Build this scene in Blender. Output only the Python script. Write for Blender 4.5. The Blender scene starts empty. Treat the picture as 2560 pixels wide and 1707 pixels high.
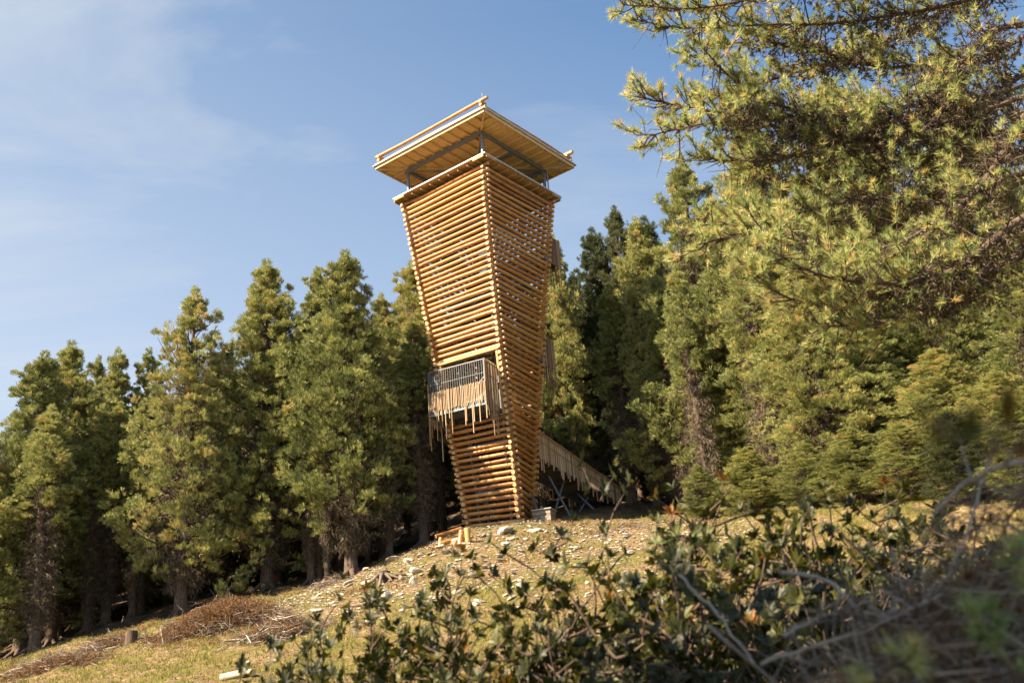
import bpy, math, random
import numpy as np
from mathutils import Matrix, Vector

# ------------------------------------------------------------ camera
F_PX, PITCH, ROLL = 2800.0, 0.39016, 0.07676        # focal length in px of a 2560 px wide frame
cp, sp = math.cos(PITCH), math.sin(PITCH)
cr, sr = math.cos(ROLL), math.sin(ROLL)
FW = np.array([0, cp, sp]); U0 = np.array([0, -sp, cp]); R0 = np.array([1.0, 0, 0])
RT = cr * R0 - sr * U0
UP = sr * R0 + cr * U0
sc = bpy.context.scene
C = sc.collection
cam_d = bpy.data.cameras.new('camera')
cam = bpy.data.objects.new('camera', cam_d); C.objects.link(cam)
cam.matrix_world = Matrix(((RT[0], UP[0], -FW[0], 0), (RT[1], UP[1], -FW[1], 0), (RT[2], UP[2], -FW[2], 0), (0, 0, 0, 1)))
cam_d.sensor_width = 36.0
cam_d.lens = F_PX / 2560 * 36
cam_d.clip_start = 0.05
cam_d.clip_end = 3000
cam_d.dof.use_dof = True
cam_d.dof.focus_distance = 66.0
cam_d.dof.aperture_fstop = 3.4
sc.camera = cam

# ------------------------------------------------------------ sky, sun, exposure
SUN_AZ, SUN_EL = math.radians(63), math.radians(42)   # azimuth from behind the camera towards the left
sun_to = Vector((-math.sin(SUN_AZ) * math.cos(SUN_EL), -math.cos(SUN_AZ) * math.cos(SUN_EL), math.sin(SUN_EL)))
w = bpy.data.worlds.new('World'); sc.world = w; w.use_nodes = True
nt = w.node_tree; nt.nodes.clear()
out = nt.nodes.new('ShaderNodeOutputWorld'); bg = nt.nodes.new('ShaderNodeBackground')
sky = nt.nodes.new('ShaderNodeTexSky'); sky.sky_type = 'NISHITA'; sky.sun_disc = False
sky.sun_elevation = SUN_EL
sky.sun_rotation = math.atan2(sun_to.x, sun_to.y)
sky.altitude = 1900; sky.air_density = 1.0; sky.dust_density = 0.35; sky.ozone_density = 2.2
bg.inputs['Strength'].default_value = 0.055
tc = nt.nodes.new('ShaderNodeTexCoord')
mp = nt.nodes.new('ShaderNodeMapping'); mp.inputs['Scale'].default_value = (1.2, 1.2, 3.2); mp.inputs['Rotation'].default_value = (0.2, 0.5, 0.3)
n1 = nt.nodes.new('ShaderNodeTexNoise'); n1.inputs['Scale'].default_value = 1.6; n1.inputs['Detail'].default_value = 6; n1.inputs['Roughness'].default_value = 0.55; n1.inputs['Distortion'].default_value = 0.6
r1 = nt.nodes.new('ShaderNodeMapRange'); r1.inputs[1].default_value = 0.45; r1.inputs[2].default_value = 0.85; r1.inputs[3].default_value = 0.0; r1.inputs[4].default_value = 0.75
mixc = nt.nodes.new('ShaderNodeMix'); mixc.data_type = 'RGBA'
nt.links.new(tc.outputs['Generated'], mp.inputs[0]); nt.links.new(mp.outputs[0], n1.inputs['Vector'])
nt.links.new(n1.outputs['Fac'], r1.inputs[0])
sx = nt.nodes.new('ShaderNodeSeparateXYZ'); nt.links.new(tc.outputs['Generated'], sx.inputs[0])
rz_ = nt.nodes.new('ShaderNodeMapRange'); rz_.inputs[1].default_value = 0.22; rz_.inputs[2].default_value = 0.62; rz_.inputs[3].default_value = 0.42; rz_.inputs[4].default_value = 0.0
rx_ = nt.nodes.new('ShaderNodeMapRange'); rx_.inputs[1].default_value = -0.5; rx_.inputs[2].default_value = 0.25; rx_.inputs[3].default_value = 0.32; rx_.inputs[4].default_value = 0.0
nt.links.new(sx.outputs[2], rz_.inputs[0]); nt.links.new(sx.outputs[0], rx_.inputs[0])
a1_ = nt.nodes.new('ShaderNodeMath'); a2_ = nt.nodes.new('ShaderNodeMath'); a2_.use_clamp = True
nt.links.new(rz_.outputs[0], a1_.inputs[0]); nt.links.new(rx_.outputs[0], a1_.inputs[1]); nt.links.new(a1_.outputs[0], a2_.inputs[0]); nt.links.new(r1.outputs[0], a2_.inputs[1])
nt.links.new(a2_.outputs[0], mixc.inputs[0])
tn = nt.nodes.new('ShaderNodeMix'); tn.data_type = 'RGBA'; tn.blend_type = 'MULTIPLY'; tn.inputs[0].default_value = 1; tn.inputs[7].default_value = (0.98, 1.185, 1.185, 1)
nt.links.new(sky.outputs[0], tn.inputs[6]); nt.links.new(tn.outputs[2], mixc.inputs[6]); mixc.inputs[7].default_value = (3.85, 4.0, 4.05, 1)
nt.links.new(mixc.outputs[2], bg.inputs[0]); nt.links.new(bg.outputs[0], out.inputs[0])
sd = bpy.data.lights.new('sun', 'SUN'); sd.energy = 5.0; sd.angle = math.radians(0.53); sd.color = (1.0, 0.84, 0.60)
so = bpy.data.objects.new('sun', sd); C.objects.link(so)
so.rotation_euler = sun_to.to_track_quat('Z', 'Y').to_euler()
so.location = (-30, -10, 40)
sc.view_settings.view_transform = 'Standard'; sc.view_settings.look = 'None'
sc.view_settings.exposure = 1.97; sc.view_settings.gamma = 1.0
sc.cycles.max_bounces = 6; sc.cycles.diffuse_bounces = 2; sc.cycles.glossy_bounces = 2
sc.cycles.transmission_bounces = 3; sc.cycles.transparent_max_bounces = 4
sc.cycles.use_denoising = True; sc.cycles.denoising_prefilter = 'ACCURATE'

rng = np.random.default_rng(7)
random.seed(7)

# ------------------------------------------------------------ helpers
def ray(px, py):
    return FW + RT * (px - 1280) / F_PX + UP * (853.5 - py) / F_PX
def at(px, py, Y):
    d = ray(px, py); return d * (Y / d[1])
def project(P):
    P = np.asarray(P, float); d = P @ FW
    return 1280 + F_PX * (P @ RT) / d, 853.5 - F_PX * (P @ UP) / d
def unit(v):
    v = np.asarray(v, float); n = np.linalg.norm(v, axis=-1, keepdims=True); return v / np.maximum(n, 1e-9)

class MB:
    """collects vertices and faces of one mesh"""
    def __init__(s): s.V = []; s.F = []; s.n = 0; s.M = []; s.T = []; s.S = []
    def add(s, V, F, m=0, t=0.5, smooth=False):
        V = np.asarray(V, float); s.V.append(V)
        F = np.asarray(F, int) + s.n; s.F.append(F); s.n += len(V)
        s.M.append(np.full(len(F), m)); s.S.append(np.full(len(F), smooth))
        s.T.append(np.broadcast_to(np.asarray(t, float), (len(V),)))
        return s
    def box(s, c, size, ax=None, m=0, t=0.5):
        c = np.asarray(c, float); h = np.asarray(size, float) / 2
        A = np.eye(3) if ax is None else np.asarray(ax, float)
        P = np.array([[x, y, z] for x in (-1, 1) for y in (-1, 1) for z in (-1, 1)], float) * h
        s.add(c + P @ A, [[0, 1, 3, 2], [4, 6, 7, 5], [0, 4, 5, 1], [2, 3, 7, 6], [0, 2, 6, 4], [1, 5, 7, 3]], m, t)
    def bar(s, a, b, wd, th=None, m=0, t=0.5, up=(0, 0, 1)):
        a = np.asarray(a, float); b = np.asarray(b, float); th = wd if th is None else th
        d = unit(b - a); u = np.asarray(up, float)
        if abs(d @ u) > 0.95: u = np.array([0.6, 0.8, 0])
        x = unit(np.cross(d, u)); y = np.cross(x, d)
        s.box((a + b) / 2, (np.linalg.norm(b - a), wd, th), [d, x, y], m, t)
    def tube(s, pts, rad, n=8, m=0, t=0.5, caps=True, capm=None, smooth=True, jit=0):
        pts = np.asarray(pts, float); k = len(pts); rad = np.broadcast_to(np.asarray(rad, float), (k,))
        tg = np.gradient(pts, axis=0) if k > 1 else pts; tg = unit(tg)
        u = np.array([0, 0, 1.0]) if abs(tg[0][2]) < 0.9 else np.array([1.0, 0, 0])
        x = unit(np.cross(tg, u)); y = np.cross(tg, x)
        an = np.arange(n) * 2 * math.pi / n
        R = rad[:, None] * (1 + (jit * rng.standard_normal((k, n)) if jit else 0) * np.ones((k, n)))
        V = pts[:, None, :] + R[:, :, None] * (np.cos(an)[None, :, None] * x[:, None, :] + np.sin(an)[None, :, None] * y[:, None, :])
        i = np.arange(k - 1)[:, None] * n; j = np.arange(n)[None, :]; j2 = (j + 1) % n
        Fq = np.stack([i + j, i + j2, i + n + j2, i + n + j], -1).reshape(-1, 4)
        s.add(V.reshape(-1, 3), Fq, m, t, smooth)
        if caps:
            cm = m if capm is None else capm
            for ring, ce in ((V[0], pts[0]), (V[-1], pts[-1])):
                if n == 8 or n > 4:
                    W = np.vstack([ring, ce[None]])
                    if ring is V[0]: Ft = [[a, n, (a + 1) % n, a] for a in range(n)]
                    s.add3(W, [[(a + 1) % n, a, n] if ring is V[0] else [a, (a + 1) % n, n] for a in range(n)], cm, t)
        return s
    def add3(s, V, F, m=0, t=0.5, smooth=False):
        F = np.asarray(F, int); F4 = np.concatenate([F, np.full((len(F), 1), -1)], 1)
        V = np.asarray(V, float); s.V.append(V)
        F4 = np.where(F4 >= 0, F4 + s.n, -1); s.F.append(F4); s.n += len(V)
        s.M.append(np.full(len(F), m)); s.S.append(np.full(len(F), smooth))
        s.T.append(np.broadcast_to(np.asarray(t, float), (len(V),)))
    def mesh(s, name, mats):
        V = np.concatenate(s.V); F = np.concatenate(s.F); M = np.concatenate(s.M); S = np.concatenate(s.S); T = np.concatenate(s.T)
        tri = F[:, 3] < 0
        cnt = np.where(tri, 3, 4)
        loops = F.reshape(-1)[(F >= 0).reshape(-1)]
        me = bpy.data.meshes.new(name)
        me.vertices.add(len(V)); me.vertices.foreach_set('co', V.astype(np.float32).ravel())
        me.loops.add(len(loops)); me.loops.foreach_set('vertex_index', loops.astype(np.int32))
        me.polygons.add(len(F))
        me.polygons.foreach_set('loop_start', np.concatenate([[0], np.cumsum(cnt)[:-1]]).astype(np.int32))
        me.polygons.foreach_set('material_index', M.astype(np.int32))
        me.polygons.foreach_set('use_smooth', S.astype(bool))
        at_ = me.attributes.new('tint', 'FLOAT', 'POINT'); at_.data.foreach_set('value', T.astype(np.float32))
        for m in (mats if isinstance(mats, (list, tuple)) else [mats]): me.materials.append(m)
        me.update(calc_edges=True)
        return me
    def build(s, name, mats, parent=None, **kw):
        return link(name, s.mesh(name, mats), parent, **kw)

def link(name, me, parent=None, **kw):
    o = bpy.data.objects.new(name, me); C.objects.link(o)
    if parent is not None: o.parent = parent
    return tag(o, **kw)
def tag(o, label=None, cat=None, group=None, kind=None):
    if label: o['label'] = label
    if cat: o['category'] = cat
    if group: o['group'] = group
    if kind: o['kind'] = kind
    return o
def empty(name, loc=(0, 0, 0), rz=0, **kw):
    o = bpy.data.objects.new(name, None); C.objects.link(o); o.location = loc; o.rotation_euler = (0, 0, rz)
    o.empty_display_size = 0.3
    return tag(o, **kw)

def fans(P, D, n, length, width, spread, tint, wide_tip=True, tj=0.08, kite=False):
    """n small blades round each centre P pointing about D -> V, F3, T"""
    N = len(P)
    D = np.repeat(unit(D), n, 0); P = np.repeat(P, n, 0)
    tint = np.repeat(np.broadcast_to(tint, (N,)), n)
    d = unit(D + spread * rng.standard_normal((N * n, 3)))
    L = length * (0.7 + 0.6 * rng.random(N * n))[:, None]
    side = unit(np.cross(d, rng.standard_normal((N * n, 3)))) * (width / 2)
    tip = P + d * L
    if wide_tip: V = np.stack([P, tip - side, tip + side], 1)
    else: V = np.stack([tip, P - side, P + side], 1)
    F = np.arange(N * n * 3).reshape(-1, 3)
    T = np.repeat(np.clip(tint + tj * rng.standard_normal(N * n), 0, 1), 3)
    return V.reshape(-1, 3), F, T

# ------------------------------------------------------------ materials
def newmat(name):
    m = bpy.data.materials.new(name); m.use_nodes = True
    n = m.node_tree; b = n.nodes['Principled BSDF']
    return m, n, b
def ramp(n, cols):
    r = n.nodes.new('ShaderNodeValToRGB'); cr_ = r.color_ramp
    while len(cr_.elements) < len(cols): cr_.elements.new(0.5)
    for e, (p, c) in zip(cr_.elements, cols): e.position = p; e.color = (*c, 1)
    return r
def needle_mat(name, cols, rough=0.55, trans=0.3, vary=0.25):
    m, n, b = newmat(name)
    a = n.nodes.new('ShaderNodeAttribute'); a.attribute_name = 'tint'
    oi = n.nodes.new('ShaderNodeObjectInfo')
    ad = n.nodes.new('ShaderNodeMath'); ad.operation = 'MULTIPLY_ADD'; ad.inputs[1].default_value = vary; 
    sb = n.nodes.new('ShaderNodeMath'); sb.operation = 'SUBTRACT'; sb.inputs[1].default_value = 0.5
    n.links.new(oi.outputs['Random'], sb.inputs[0]); n.links.new(sb.outputs[0], ad.inputs[0]); n.links.new(a.outputs['Fac'], ad.inputs[2])
    r = ramp(n, cols); n.links.new(ad.outputs[0], r.inputs[0])
    b.inputs['Roughness'].default_value = rough
    b.inputs['Specular IOR Level'].default_value = 0.35
    n.links.new(r.outputs[0], b.inputs['Base Color'])
    t = n.nodes.new('ShaderNodeBsdfTranslucent'); n.links.new(r.outputs[0], t.inputs[0])
    mx = n.nodes.new('ShaderNodeMixShader'); mx.inputs[0].default_value = trans
    n.links.new(b.outputs[0], mx.inputs[1]); n.links.new(t.outputs[0], mx.inputs[2])
    n.links.new(mx.outputs[0], n.nodes['Material Output'].inputs[0])
    return m
def noise_mat(name, cols, scale=(1, 1, 1), ns=4, rough=0.8, bump=0.3, detail=8, tintmix=0.0, metal=0, bdist=0.02):
    m, n, b = newmat(name)
    tcn = n.nodes.new('ShaderNodeTexCoord'); mpn = n.nodes.new('ShaderNodeMapping'); mpn.inputs['Scale'].default_value = scale
    no = n.nodes.new('ShaderNodeTexNoise'); no.inputs['Scale'].default_value = ns; no.inputs['Detail'].default_value = detail
    n.links.new(tcn.outputs['Object'], mpn.inputs[0]); n.links.new(mpn.outputs[0], no.inputs['Vector'])
    fac = no.outputs['Fac']
    if tintmix:
        a = n.nodes.new('ShaderNodeAttribute'); a.attribute_name = 'tint'
        mm = n.nodes.new('ShaderNodeMix'); mm.data_type = 'FLOAT'; mm.inputs[0].default_value = tintmix
        n.links.new(fac, mm.inputs[2]); n.links.new(a.outputs['Fac'], mm.inputs[3]); fac = mm.outputs[0]
    r = ramp(n, cols); n.links.new(fac, r.inputs[0]); n.links.new(r.outputs[0], b.inputs['Base Color'])
    b.inputs['Roughness'].default_value = rough; b.inputs['Metallic'].default_value = metal
    if bump:
        bp = n.nodes.new('ShaderNodeBump'); bp.inputs['Strength'].default_value = bump; bp.inputs['Distance'].default_value = bdist
        n.links.new(no.outputs['Fac'], bp.inputs['Height']); n.links.new(bp.outputs[0], b.inputs['Normal'])
    return m

M_log = noise_mat('peeled_log', [(0.22, (0.139, 0.0533, 0.0164)), (0.40, (0.361, 0.152, 0.041)), (0.58, (0.476, 0.246, 0.0779)), (0.80, (0.59, 0.377, 0.172))], (1, 1, 6), 2.2, 0.42, 0.25, 8, 0.4)
def knots(m, dark, sc_):
    n = m.node_tree; b = n.nodes['Principled BSDF']; lk = b.inputs['Base Color'].links[0].from_socket
    t = n.nodes.new('ShaderNodeTexCoord'); v = n.nodes.new('ShaderNodeTexVoronoi'); v.inputs['Scale'].default_value = sc_; n.links.new(t.outputs['Object'], v.inputs['Vector'])
    mr = n.nodes.new('ShaderNodeMapRange'); mr.inputs[1].default_value = .10; mr.inputs[2].default_value = .22; mr.inputs[3].default_value = .75; mr.inputs[4].default_value = 0
    n.links.new(v.outputs['Distance'], mr.inputs[0]); x = n.nodes.new('ShaderNodeMix'); x.data_type = 'RGBA'; n.links.new(mr.outputs[0], x.inputs[0]); n.links.new(lk, x.inputs[6]); x.inputs[7].default_value = (*dark, 1)
    n.links.new(x.outputs[2], b.inputs['Base Color'])
knots(M_log, (.16, .06, .02), 3.2)
M_end = noise_mat('sawn_end', [(0.3, (0.4, 0.248, 0.112)), (0.7, (0.56, 0.4, 0.216))], (1, 1, 1), 9, 0.8, 0.1)
M_board = noise_mat('spruce_board', [(0.3, (0.315, 0.173, 0.0638)), (0.7, (0.465, 0.3, 0.135))], (1, 1, 1), 3, 0.7, 0.1, 8, 0.4)
M_ply = noise_mat('plywood', [(0.3, (0.51, 0.334, 0.15)), (0.7, (0.651, 0.475, 0.246))], (3, 3, 3), 2, 0.65, 0.05, 8, 0.2)
M_picket = noise_mat('picket_wood', [(0.2, (0.13, 0.063, 0.027)), (0.5, (0.281, 0.17, 0.085)), (0.8, (0.51, 0.374, 0.238))], (4, 4, .6), 4, 0.75, 0.15, 6, 0.7)
M_steel = noise_mat('galvanised_steel', [(0.3, (0.165, 0.173, 0.184)), (0.7, (0.255, 0.262, 0.274))], (1, 1, 1), 6, 0.42, 0.03, 4, 0, 0.75)
M_grey = noise_mat('painted_steel', [(0.3, (0.12, 0.126, 0.132)), (0.7, (0.18, 0.186, 0.198))], (1, 1, 1), 6, 0.5, 0.03, 4, 0, 0.3)
M_white = noise_mat('roof_edge_metal', [(0.3, (0.42, 0.42, 0.42)), (0.7, (0.55, 0.55, 0.55))], (1, 1, 1), 6, 0.4, 0.02, 4, 0, 0.3)
M_bark = noise_mat('pine_bark', [(0.3, (0.036, 0.0224, 0.016)), (0.55, (0.104, 0.068, 0.048)), (0.75, (0.192, 0.136, 0.1))], (3, 3, .7), 5, 0.95, 0.9, 10, 0.2, 0, 0.06)
M_needle = needle_mat('pine_needles', [(0.0, (0.050, 0.066, 0.022)), (0.4, (0.200, 0.222, 0.064)), (0.75, (0.44, 0.43, 0.145)), (0.95, (0.52, 0.38, 0.14)), (1.0, (0.52, 0.31, 0.11))], trans=0.26)
M_needle_shaded = needle_mat('shaded_pine_needles', [(0.0, (0.018, 0.030, 0.014)), (0.4, (0.055, 0.075, 0.028)), (0.75, (0.11, 0.125, 0.04)), (1.0, (0.17, 0.13, 0.05))], trans=0.2)  # darker copy of the pine needles, woodland shade put into the colour
M_dead = needle_mat('lichen_twigs', [(0.0, (0.056, 0.0384, 0.0272)), (0.5, (0.144, 0.108, 0.072)), (1.0, (0.336, 0.28, 0.2))], 0.9, 0.12, 0.1)
M_near = needle_mat('near_needles', [(0.0, (0.11, 0.184, 0.0644)), (0.45, (0.35, 0.396, 0.138)), (0.78, (0.589, 0.57, 0.239)), (1.0, (0.57, 0.331, 0.101))], 0.42, 0.42, 0.05)
M_leaf = needle_mat('rhododendron_leaf', [(0.0, (0.0121, 0.0169, 0.00324)), (0.5, (0.0404, 0.0445, 0.00566)), (0.85, (0.105, 0.0968, 0.0121)), (1.0, (0.203, 0.0772, 0.0121))], 0.5, 0.3, 0.1)
M_leaf.node_tree.nodes['Principled BSDF'].inputs['Specular IOR Level'].default_value = 0.4
M_grass = needle_mat('dry_grass', [(0.0, (0.0864, 0.115, 0.0211)), (0.5, (0.23, 0.211, 0.048)), (1.0, (0.422, 0.317, 0.115))], 0.8, 0.3, 0)
M_stick = noise_mat('dead_wood', [(0.3, (0.09, 0.063, 0.045)), (0.55, (0.226, 0.172, 0.131)), (0.75, (0.396, 0.332, 0.27))], (2, 2, 2), 4, 0.9, 0.3, 6, 0.6)
M_rust = needle_mat('dry_brown_needles', [(0.0, (0.09, 0.045, 0.0225)), (0.5, (0.18, 0.0938, 0.0413)), (1.0, (0.285, 0.165, 0.075))], 0.9, 0.2, 0)
M_rock = noise_mat('pale_rock', [(0.3, (0.167, 0.147, 0.117)), (0.5, (0.352, 0.313, 0.254)), (0.7, (0.547, 0.498, 0.42))], (1, 1, 1), 3.5, 0.9, 0.5, 10, 0.35, 0, 0.05)

# ------------------------------------------------------------ terrain
PTS = []
def cpx(px, py, Y): P = at(px, py, Y); PTS.append((P[0], P[1], P[2]))
for a in [(0, 1700, 50), (300, 1712, 38), (700, 1707, 34), (1280, 1720, 30), (1900, 1720, 26), (2500, 1720, 20),
          (0, 1655, 57), (120, 1618, 60), (217, 1580, 66), (329, 1545, 64), (468, 1533, 62), (560, 1500, 62), (685, 1492, 61), (864, 1443, 63),
          (973, 1391, 65), (1059, 1366, 66), (1110, 1345, 65.5), (1172, 1322, 63.5), (1230, 1318, 62), (1300, 1312, 61.5), (1358, 1316, 62), (1430, 1292, 66.5),
          (1500, 1303, 64), (1490, 1273, 70), (1560, 1262, 73), (1645, 1264, 72), (1724, 1281, 68), (1784, 1306, 62), (1950, 1268, 60), (2200, 1215, 58), (2560, 1150, 54),
          (600, 1600, 48), (1000, 1520, 45), (1280, 1470, 44), (1600, 1400, 46), (2000, 1400, 40), (2400, 1350, 36),
          (1320, 1290, 72), (900, 1395, 78), (300, 1520, 78)]:
    cpx(*a)
PTS += [(0, 0, -1.6), (-3, 3, -1.5), (3, 3, -0.9), (-2, 7, -0.55), (2.5, 7, 0.0), (5, 6, 0.6), (-6, 10, -0.8), (0, 14, 0.5), (7, 12, 1.5), (-10, 20, 0.3), (10, 22, 2.6),
        (-8, -3, -2.6), (0, -30, -8), (-60, -20, -14), (60, -20, 2), (-70, 60, 0.5), (70, 50, 14), (-30, 92, 18.5), (-70, 110, 20), (0, 110, 30), (30, 95, 28), (70, 110, 36), (-90, 180, 40), (0, 200, 55), (110, 200, 60), (-130, 0, -22), (130, 0, 10), (40, 80, 19), (-40, 62, 5.6), (-32, 45, 2.5)]
PTS = np.array(PTS)
def tps_fit(P, lam=0.02):
    n = len(P); xy = P[:, :2] / 50
    r2 = ((xy[:, None] - xy[None]) ** 2).sum(-1); K = np.where(r2 > 0, r2 * np.log(r2 + 1e-12), 0) * 0.5
    A = np.zeros((n + 3, n + 3)); A[:n, :n] = K + lam * 0.01 * np.eye(n); A[:n, n] = 1; A[:n, n + 1:] = xy; A[n, :n] = 1; A[n + 1:, :n] = xy.T
    return np.linalg.solve(A, np.concatenate([P[:, 2], np.zeros(3)]))
TW = tps_fit(PTS)
def gz(x, y):
    x = np.asarray(x, float); y = np.asarray(y, float); sh = x.shape; x = x.ravel(); y = y.ravel()
    q = np.stack([x, y], -1) / 50; out_ = np.zeros(len(q))
    for i in range(0, len(q), 20000):
        qq = q[i:i + 20000]
        r2 = ((qq[:, None] - PTS[None, :, :2] / 50) ** 2).sum(-1)
        K = np.where(r2 > 0, r2 * np.log(r2 + 1e-12), 0) * 0.5
        out_[i:i + 20000] = K @ TW[:-3] + TW[-3] + qq @ TW[-2:]
    amp = np.clip((y - 5) / 30, 0.15, 1)
    out_ += amp * (0.10 * np.sin(x * 1.3 + 0.7 * np.sin(y * 0.9)) * np.sin(y * 1.1 + 1.0) + 0.05 * np.sin(x * 3.1 + y * 1.7) + 0.03 * np.sin(x * 5.3 - y * 4.4 + 2) * np.sin(y * 6.1) + 0.035 * np.sin(x * 9.7 + 3 * np.sin(y * 2.3)) * np.sin(y * 8.9 + 2 * np.sin(x * 3.7)))
    return out_.reshape(sh)
def gz1(x, y): return float(gz(np.array([x]), np.array([y]))[0])

def terrain():
    def axis(lo, hi, a, b, fine, coarse):
        v = list(np.arange(a, b, fine)); s = fine; x = b
        while x < hi: v.append(x); s = min(s * 1.2, coarse); x += s
        v.append(hi); s = fine; x = a; l = []
        while x > lo: s = min(s * 1.2, coarse); x -= s; l.append(max(x, lo))
        return np.array(sorted(set(np.round(l + v, 4))))
    X = axis(-260, 260, -32, 26, 0.3, 12); Y = axis(-120, 340, 2, 78, 0.3, 12)
    gx, gy = np.meshgrid(X, Y); z = gz(gx, gy)
    V = np.stack([gx, gy, z], -1).reshape(-1, 3); nx = len(X); ny = len(Y)
    i = np.arange(ny - 1)[:, None] * nx; j = np.arange(nx - 1)[None]
    F = np.stack([i + j, i + j + 1, i + nx + j + 1, i + nx + j], -1).reshape(-1, 4)
    # forest floor litter (brown) under the trees, grass in the clearing
    edge = np.interp(V[:, 0], [-40, -28, -18, -10, -5, 4, 10, 16, 30], [58, 60, 61.5, 62.5, 65, 67, 68, 62, 50])
    lit = np.clip((V[:, 1] - edge) / 2.5 + 0.5 + 0.25 * np.sin(V[:, 0] * 1.1), 0, 1)
    b = MB(); b.add(V, F, 0, lit, True)
    m, n, bs = newmat('hillside')
    tcn = n.nodes.new('ShaderNodeTexCoord')
    def noise(s, d=8, rgh=0.6):
        q = n.nodes.new('ShaderNodeTexNoise'); q.inputs['Scale'].default_value = s; q.inputs['Detail'].default_value = d; q.inputs['Roughness'].default_value = rgh
        n.links.new(tcn.outputs['Object'], q.inputs['Vector']); return q
    def mix(f, a, c):
        q = n.nodes.new('ShaderNodeMix'); q.data_type = 'RGBA'; n.links.new(f, q.inputs[0]); n.links.new(a, q.inputs[6]); n.links.new(c, q.inputs[7]); return q.outputs[2]
    a1 = noise(1.6); a2 = noise(0.35); a3 = noise(5)
    grass = ramp(n, [(0.3, (0.0488, 0.0536, 0.0126)), (0.46, (0.122, 0.112, 0.0244)), (0.58, (0.146, 0.0975, 0.039)), (0.72, (0.264, 0.185, 0.0829))]); n.links.new(a1.outputs['Fac'], grass.inputs[0])
    dirt = ramp(n, [(0.3, (0.0731, 0.0439, 0.0215)), (0.5, (0.175, 0.112, 0.0585)), (0.66, (0.331, 0.244, 0.151))]); n.links.new(a3.outputs['Fac'], dirt.inputs[0])
    lt = ramp(n, [(0.3, (0.039, 0.0257, 0.0156)), (0.6, (0.109, 0.0702, 0.039)), (0.8, (0.125, 0.109, 0.0312))]); n.links.new(a1.outputs['Fac'], lt.inputs[0])
    mr = n.nodes.new('ShaderNodeMapRange'); mr.inputs[1].default_value = 0.42; mr.inputs[2].default_value = 0.56; n.links.new(a2.outputs['Fac'], mr.inputs[0])
    g = mix(mr.outputs[0], grass.outputs[0], dirt.outputs[0])
    at2 = n.nodes.new('ShaderNodeAttribute'); at2.attribute_name = 'tint'
    g = mix(at2.outputs['Fac'], g, lt.outputs[0])
    n.links.new(g, bs.inputs['Base Color']); bs.inputs['Roughness'].default_value = 0.95; bs.inputs['Specular IOR Level'].default_value = 0.2
    bp = n.nodes.new('ShaderNodeBump'); bp.inputs['Strength'].default_value = 1.0; bp.inputs['Distance'].default_value = 0.25
    n.links.new(a3.outputs['Fac'], bp.inputs['Height']); n.links.new(bp.outputs[0], bs.inputs['Normal'])
    b.build('ground', m, None, kind='structure')
terrain()

# ------------------------------------------------------------ tower
TX, TY, TZ = -1.53296, 65.49214, 15.0364
TO = np.array([TX, TY, TZ])
S, NL = 0.36, 61
def tpar(z):
    t = z / (NL * S); q = t * (1 - t)
    return 1.50042 + 1.94355 * t - 0.41644 * q, 0.20199 + 0.45139 * t + 0.4115 * q
def taxes(a):
    return np.array([math.cos(a), -math.sin(a), 0]), np.array([math.sin(a), math.cos(a), 0])
tower = empty('log_tower', TO, 0, label='tall flaring lookout tower of stacked peeled logs with a square overhanging roof', cat='tower')
def log_pts(a, b, seg=7, bend=0.025):
    a = np.asarray(a, float); b = np.asarray(b, float); u = np.linspace(0, 1, seg)[:, None]
    P = a + (b - a) * u
    off = rng.standard_normal(3) * bend; off2 = rng.standard_normal(3) * bend * .5
    return P + np.sin(u * math.pi) * off + np.sin(u * 2 * math.pi) * off2
def add_log(b, a, c, r, n=12, seg=7, bend=0.025):
    tt = np.clip(0.5 + 0.2 * rng.standard_normal(), 0, 1)
    r0 = r * (1 + 0.07 * rng.standard_normal()); r1 = r * (1 + 0.07 * rng.standard_normal())
    if seg > 3:
        rr = np.linspace(r0, r1, seg) * (1 + 0.02 * rng.standard_normal(seg)); jit = 0.03
    else: rr = np.linspace(r0, r1, seg); jit = 0
    b.tube(log_pts(a, c, seg, bend), rr, n, 0, tt, True, 1, True, jit)
DOOR_Z0, DOOR_Z1 = 6.35, 10.15
EXT = 0.32
rest = MB(); nparts = 0
for k in range(NL, -1, -1):
    # courses running along the front-left face / back face, and half a course apart the two side faces
    z1 = (NL - k) * S; z2 = z1
    h, a = tpar(z1); r, q = taxes(a)
    zl = z1 + S * 0.5 * 0.96
    R = 0.113
    # side (q direction) logs
    for sgn in (1, -1):
        A = r * h * sgn - q * (h + EXT + 0.04 * rng.standard_normal()); B_ = r * h * sgn + q * (h + EXT)
        A = A + [0, 0, z1 - S * 0.5]; B_ = B_ + [0, 0, z1 - S * 0.5]
        if sgn > 0 and nparts < 100 and k % 1 == 0 and True:
            m = MB(); add_log(m, A, B_, R); m.build('wall_log', [M_log, M_end], tower); nparts += 1
        else: add_log(rest, A, B_, R, 10, 5)
    # front / back (r direction) logs
    for sgn in (-1, 1):
        A = -r * (h + EXT + 0.04 * rng.standard_normal()) + q * h * sgn + [0, 0, z1]; B_ = r * (h + EXT) + q * h * sgn + [0, 0, z1]
        if sgn < 0 and DOOR_Z0 < z1 < DOOR_Z1:
            # opening for the balcony: short stubs either side
            d = h - 0.22
            for s_ in (-1, 1):
                add_log(rest, (r * s_ * (h + EXT)) - q * h + [0, 0, z1], r * s_ * (d) - q * h + [0, 0, z1], R, 12, 3, 0.0)
            continue
        if sgn < 0 and nparts < 100 and k >= 18:
            m = MB(); add_log(m, A, B_, R); m.build('wall_log', [M_log, M_end], tower); nparts += 1
        elif sgn < 0 and nparts < 100:
            m = MB(); add_log(m, A, B_, R); m.build('wall_log', [M_log, M_end], tower); nparts += 1
        else: add_log(rest, A, B_, R, 10, 5)
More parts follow.
